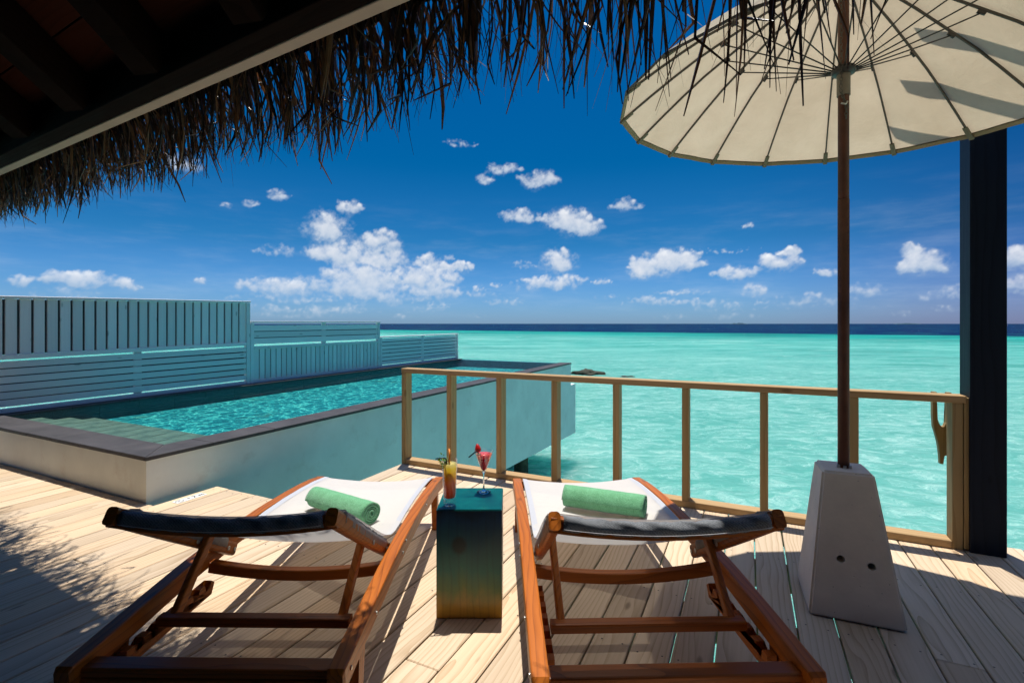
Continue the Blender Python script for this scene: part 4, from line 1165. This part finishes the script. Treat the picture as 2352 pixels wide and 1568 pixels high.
# ------------------------------------------------------------------ side table
def side_table():
    bm = bmesh.new(); bmesh.ops.create_cube(bm, size=1.0)
    for v in bm.verts: v.co = Vector((v.co.x * .301, v.co.y * .300, (v.co.z + .5) * .4987))
    bmesh.ops.bevel(bm, geom=bm.edges[:], offset=.004, segments=2, affect='EDGES')
    # hair cracks in the end grain are cut into the top
    o = bmobj('side_table', bm, M_table, None, (-.1965, 2.391, 0))
    tag(o, 'square solid wood block table stained navy and teal fading to ochre at its foot', 'side table')
side_table()
TZ = .4987
def highball():
    root = empty('highball_glass', (-.293, 2.300, TZ), 0, 'tall glass of yellow to orange layered juice on the table', 'drink')
    h, r0, r1 = .214, .0285, .0365
    prof = [(.003, .0005), (r0 - .002, .0005), (r0, .003), (r0 + .002, .05), (r1, h), (r1 - .0022, h), (r0 + .0, .052), (r0 - .003, .036), (.003, .034)]
    vs, fs = lathe([(.001, .0008), (r0 - .003, .0008), (r0 - .001, .003), (r0 - .0015, .030), (.001, .0325)], 40); pyd('base', vs, fs, M_glass, root, smooth=True)
    vs, fs = lathe(prof, 48); g = pyd('glass', vs, fs, M_glass, root, smooth=True)
    M = drink_mat('juice', [(0, (.60, .05, .008)), (.25, (.80, .10, .006)), (.46, (1, .24, .006)), (.64, (1, .47, .01)), (.88, (1, .70, .04)), (1, (.92, .76, .22))], .036, .195, .3)
    rl = lambda z: r0 + .0018 + (r1 - r0 - .002) * (z - .05) / (h - .05) - .0022
    vs, fs = lathe([(.002, .0365), (r0 - .004, .038), (rl(.056) - .0008, .056), (rl(.196), .196), (.002, .196)], 48); pyd('juice', vs, fs, M, root, smooth=True)
    tube('straw', [(.006, -.004, .11), (-.006, -.014, .16), (-.012, -.020, .212), (-.016, -.022, .224), (-.024, -.024, .227), (-.062, -.030, .224)], .0032, M_black, root, 10)
    # orange slice on the rim
    MO = plain_mat('orange_flesh', (.85, .36, .02), .4, .4, mott=.2, scale=60)
    MP = plain_mat('orange_peel', (.75, .22, .01), .45, .4, mott=.1, scale=80)
    sl = empty('orange_slice', (-.004, .014, .228), math.radians(62), parent=root); sl.rotation_euler = (math.radians(90), 0, math.radians(100))
    vs, fs = lathe([(.0005, -.0035), (.029, -.0035), (.029, .0035), (.0005, .0035)], 32); pyd('flesh', vs, fs, MO, sl)
    vs, fs = lathe([(.0292, -.004), (.032, -.003), (.032, .003), (.0292, .004)], 32, cap=False); pyd('peel', vs, fs, MP, sl, smooth=True)
    # herb sprig
    MH = plain_mat('herb', (.30, .50, .06), .6, .2, mott=.4, scale=60)
    r = random.Random(3); parts = []
    for i in range(46):
        c = Vector((-.026 + r.gauss(0, .012), -.004 + r.gauss(0, .009), .205 + r.gauss(0, .016)))
        d = Vector((r.uniform(-1, .3), r.uniform(-1, 1), r.uniform(-.6, .9))).normalized(); s = d.cross(Vector((r.random(), r.random(), r.random()))).normalized()
        L = r.uniform(.010, .020); w = L * .5
        parts.append(([c, c + d * L * .5 + s * w, c + d * L, c + d * L * .5 - s * w], [(0, 1, 2, 3)]))
    parts.append(sweep([(-.012, 0, .15), (-.022, -.002, .19), (-.030, -.004, .22)], circ(.0012, 5)))
    vs, fs = join(parts); pyd('herb_sprig', vs, fs, MH, root)
highball()
def martini():
    root = empty('cocktail_glass', (-.143, 2.478, TZ), 0, 'stemmed cocktail glass of red drink with a strawberry on its rim', 'drink')
    vs, fs = lathe([(.001, .0007), (.034, .0007), (.0355, .002), (.032, .0035), (.010, .008), (.0045, .016), (.0035, .05), (.0038, .085), (.006, .098), (.010, .1035), (.001, .104)], 40); pyd('stem', vs, fs, M_glass2, root, smooth=True)
    prof = [(.0065, .1045), (.014, .112), (.049, .207), (.0475, .2075), (.013, .1155), (.005, .1065)]
    vs, fs = lathe(prof, 48); pyd('glass', vs, fs, M_glass, root, smooth=True)
    M = drink_mat('red_drink', [(0, (.80, .004, .012)), (.75, (.95, .012, .03)), (1, (.95, .10, .10))], .11, .196, .15)
    vs, fs = lathe([(.0008, .107), (.0052, .1095), (.0132, .118), (.0412, .193), (.001, .193)], 48); pyd('red_drink', vs, fs, M, root, smooth=True)
    tube('straw', [(.012, -.004, .135), (-.016, -.016, .185), (-.028, -.020, .205), (-.034, -.021, .209), (-.044, -.023, .206), (-.074, -.028, .182)], .0033, M_black, root, 10)
    MS = plain_mat('strawberry', (.55, .012, .008), .3, .5, mott=.3, scale=300, bump=.4, bscale=260)
    vs, fs = lathe([(.003, 0), (.012, .003), (.0165, .010), (.015, .020), (.010, .032), (.005, .040), (.001, .043)], 24)
    pyd('strawberry', vs, fs, MS, root, loc=(-.026, -.012, .204), rot=(math.radians(-6), math.radians(-10), 0), smooth=True)
martini()

# ------------------------------------------------------------------ thatched roof over the terrace
E = Vector((.8688, -.4952, 0)); NN = Vector((.4952, .8688, 0))    # along the eave (to the right), and outwards
ROT = math.atan2(E.y, E.x)
def roof():
    # local frame: x along the eave, y outwards, z up; origin under the eave on the deck
    root = empty('thatched_roof', (0, 0, 0), ROT, 'dark timber roof with a ragged dry palm thatch eave over the terrace', 'roof')
    c0, c1 = 1.281, 1.337      # inner and outer face of the fascia
    zf = 2.50
    xa, xb = -8.5, 4.5
    box('fascia', ((xa + xb) / 2, (c0 + c1) / 2, zf + .075), (xb - xa, c1 - c0, .15), M_fascia, root, bev=.003)
    sl = .595
    def zr(y): return zf + .14 + (c0 - y) * sl
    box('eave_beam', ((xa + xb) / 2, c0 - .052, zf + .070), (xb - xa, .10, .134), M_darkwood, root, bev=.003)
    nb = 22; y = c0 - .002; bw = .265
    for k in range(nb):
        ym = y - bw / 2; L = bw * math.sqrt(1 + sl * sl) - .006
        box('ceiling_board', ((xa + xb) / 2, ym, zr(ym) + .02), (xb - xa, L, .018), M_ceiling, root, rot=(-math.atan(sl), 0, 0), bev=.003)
        y -= bw
    # rafters, skewed as they run to the hip
    dirx, diry = -.321, .968
    for k in range(-5, 6):
        x0 = -1.83 - k * .785
        p0 = Vector((x0, c0 - .105, zr(c0 - .105) - .115)); L = 4.6
        p1 = p0 + Vector((-dirx * L, -diry * L, diry * L * sl))
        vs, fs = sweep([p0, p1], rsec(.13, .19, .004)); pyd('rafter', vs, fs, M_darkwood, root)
    L = 5.6
    o = link('thatch_layer', box_mesh(xb - xa, L * math.sqrt(1 + sl * sl), .22, 0, M_thatch_solid), None, root, ((xa + xb) / 2, c1 + .04 - L / 2, zr(c1 + .04 - L / 2) + .18), (-math.atan(sl), 0, 0))
    for x0 in range(-8, 4):
        box('thatch_bundle', (x0 + .5, 1.455, 2.80), (.98, .17, .10), M_thatch_solid, root, rot=(-.5, 0, 0), bev=.02)
    # battens that carry the fringe
    for yy, zz in ((1.40, 2.63), (1.49, 2.60)):
        box('batten', ((xa + xb) / 2, yy, zz + .03), (xb - xa, .035, .03), M_darkwood, root, bev=0)
    # thatch fringe
    r = random.Random(21)
    strands = []
    def strand(x, depth):
        y0 = 1.352 + .20 * depth + r.uniform(0, .02)
        z0 = 2.68 + .20 * r.random() - .38 * (y0 - 1.34)
        big = r.random()
        tipz = interp([(-7, 2.30), (-4.5, 2.25), (-2.2, 2.195), (-1.0, 2.19), (-.6, 2.15), (-.3, 2.06), (.10, 1.97), (.16, 2.2), (.5, 2.26), (4, 2.3)], x) + .03 * math.sin(x * 4.1) + .025 * math.sin(x * 11.3 + 1)
        # a few stray strands hang well below the rest
        q = r.random()
        if q < .07: tipz -= r.uniform(.02, .15)
        tipz += abs(r.gauss(0, .12))
        z1 = min(tipz, z0 - .10)
        yt = max(1.38, 1.46 + .17 * depth + r.gauss(.03, .055))
        xt = x + r.gauss(0.0, .10) - .03
        if r.random() < .10: xt += r.gauss(0, .14)
        n = 6
        bend = abs(r.gauss(0, .035)) if y0 < 1.42 else r.gauss(0, .035); bx = r.gauss(0, .03)
        pts = []
        kink = r.random() < .24
        for i in range(n):
            t_ = i / (n - 1)
            p = Vector((x + (xt - x) * t_ + bx * math.sin(math.pi * t_), y0 + (yt - y0) * (1 - (1 - t_) ** 1.8) + bend * math.sin(math.pi * t_), z0 + (z1 - z0) * t_ ** 1.15))
            if kink and i == n - 1: p += Vector((r.gauss(0, .06), r.gauss(0, .05), r.uniform(0, .05)))
            pts.append(p)
        w = r.choice((.004, .007, .010, .013, .016, .021)) * r.uniform(.8, 1.2)
        strands.append((pts, w, r.uniform(0, math.pi), r.random()))
    x = -7.6
    while x < 3.4:
        dens = 1.25 if x < -1.0 else (.85 if x > -.6 and x < .15 else .7)
        if x > -.8 and mnoise.noise(Vector((x * 16.0, 5.2, 0))) < -.12: dens *= .35
        x += (.0042 / dens) * (.3 + 1.4 * r.random())
        cl = .5 + .5 * mnoise.noise(Vector((x * 3.0, 2.2, 0)))
        strand(x + .02 * mnoise.noise(Vector((x * 30, 0, 0))), r.random() ** 1.1)
    def ribbon(pts, w, facing, tone):
        vs, fs, tn = [], [], []
        n = len(pts)
        for i, p in enumerate(pts):
            t_ = i / (n - 1)
            d = (pts[min(i + 1, n - 1)] - pts[max(i - 1, 0)]).normalized()
            s = d.cross(Vector((math.cos(facing + t_ * .8), math.sin(facing + t_ * .8), .1))).normalized(); u = d.cross(s)
            ww = w * (1 - .55 * t_ ** 2) * (.5 if i == n - 1 else 1)
            vs += [p - s * ww / 2, p + u * ww * .22, p + s * ww / 2]
        for i in range(n - 1):
            a = 3 * i; fs += [(a, a + 1, a + 4, a + 3), (a + 1, a + 2, a + 5, a + 4)]
        return vs, fs
    def tone_mesh(me, tones):
        at = me.attributes.new('tone', 'FLOAT', 'POINT')
        at.data.foreach_set('value', tones)
    def screen_size(s):
        p = root_m @ s[0][-1]; 
        if p.y < .3: return -1
        k = p.x / p.y; yy = 743 - F * (p.z - H) / p.y
        if abs(k) > 1.05 or yy < -10: return -1
        return s[1] / p.y * (1.0) + .02 * (s[0][0] - s[0][-1]).length / p.y + (.01 if yy > 120 else 0)
    root_m = Matrix.Rotation(ROT, 3, 'Z')
    order = sorted(range(len(strands)), key=lambda i: -screen_size(strands[i]))
    top = set(order[:300])
    parts, tones = [], []
    for i, s in enumerate(strands):
        v, f = ribbon(*s)
        if i in top:
            o = pyd('thatch_strand', v, f, M_thatch, root); tone_mesh(o.data, [s[3]] * len(v))
        else:
            parts.append((v, f)); tones += [s[3]] * len(v)
    vs, fs = join(parts); o = pyd('thatch_fringe', vs, fs, M_thatch, root); tone_mesh(o.data, tones); o['kind'] = 'stuff'
    return len(strands)
M_thatch_solid = plain_mat('packed_thatch', (.05, .035, .022), .9, .1, mott=.5, scale=20, bump=.6, bscale=60)
print('strands', roof())
# posts and back wall of the villa that hold the roof, behind the viewer
def villa():
    root = empty('villa_wall', uv(-1.6, -1.5, 0), ROT, 'dark timber villa wall under the roof behind the terrace', 'wall')
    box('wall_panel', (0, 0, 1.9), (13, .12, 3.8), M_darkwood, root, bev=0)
villa()
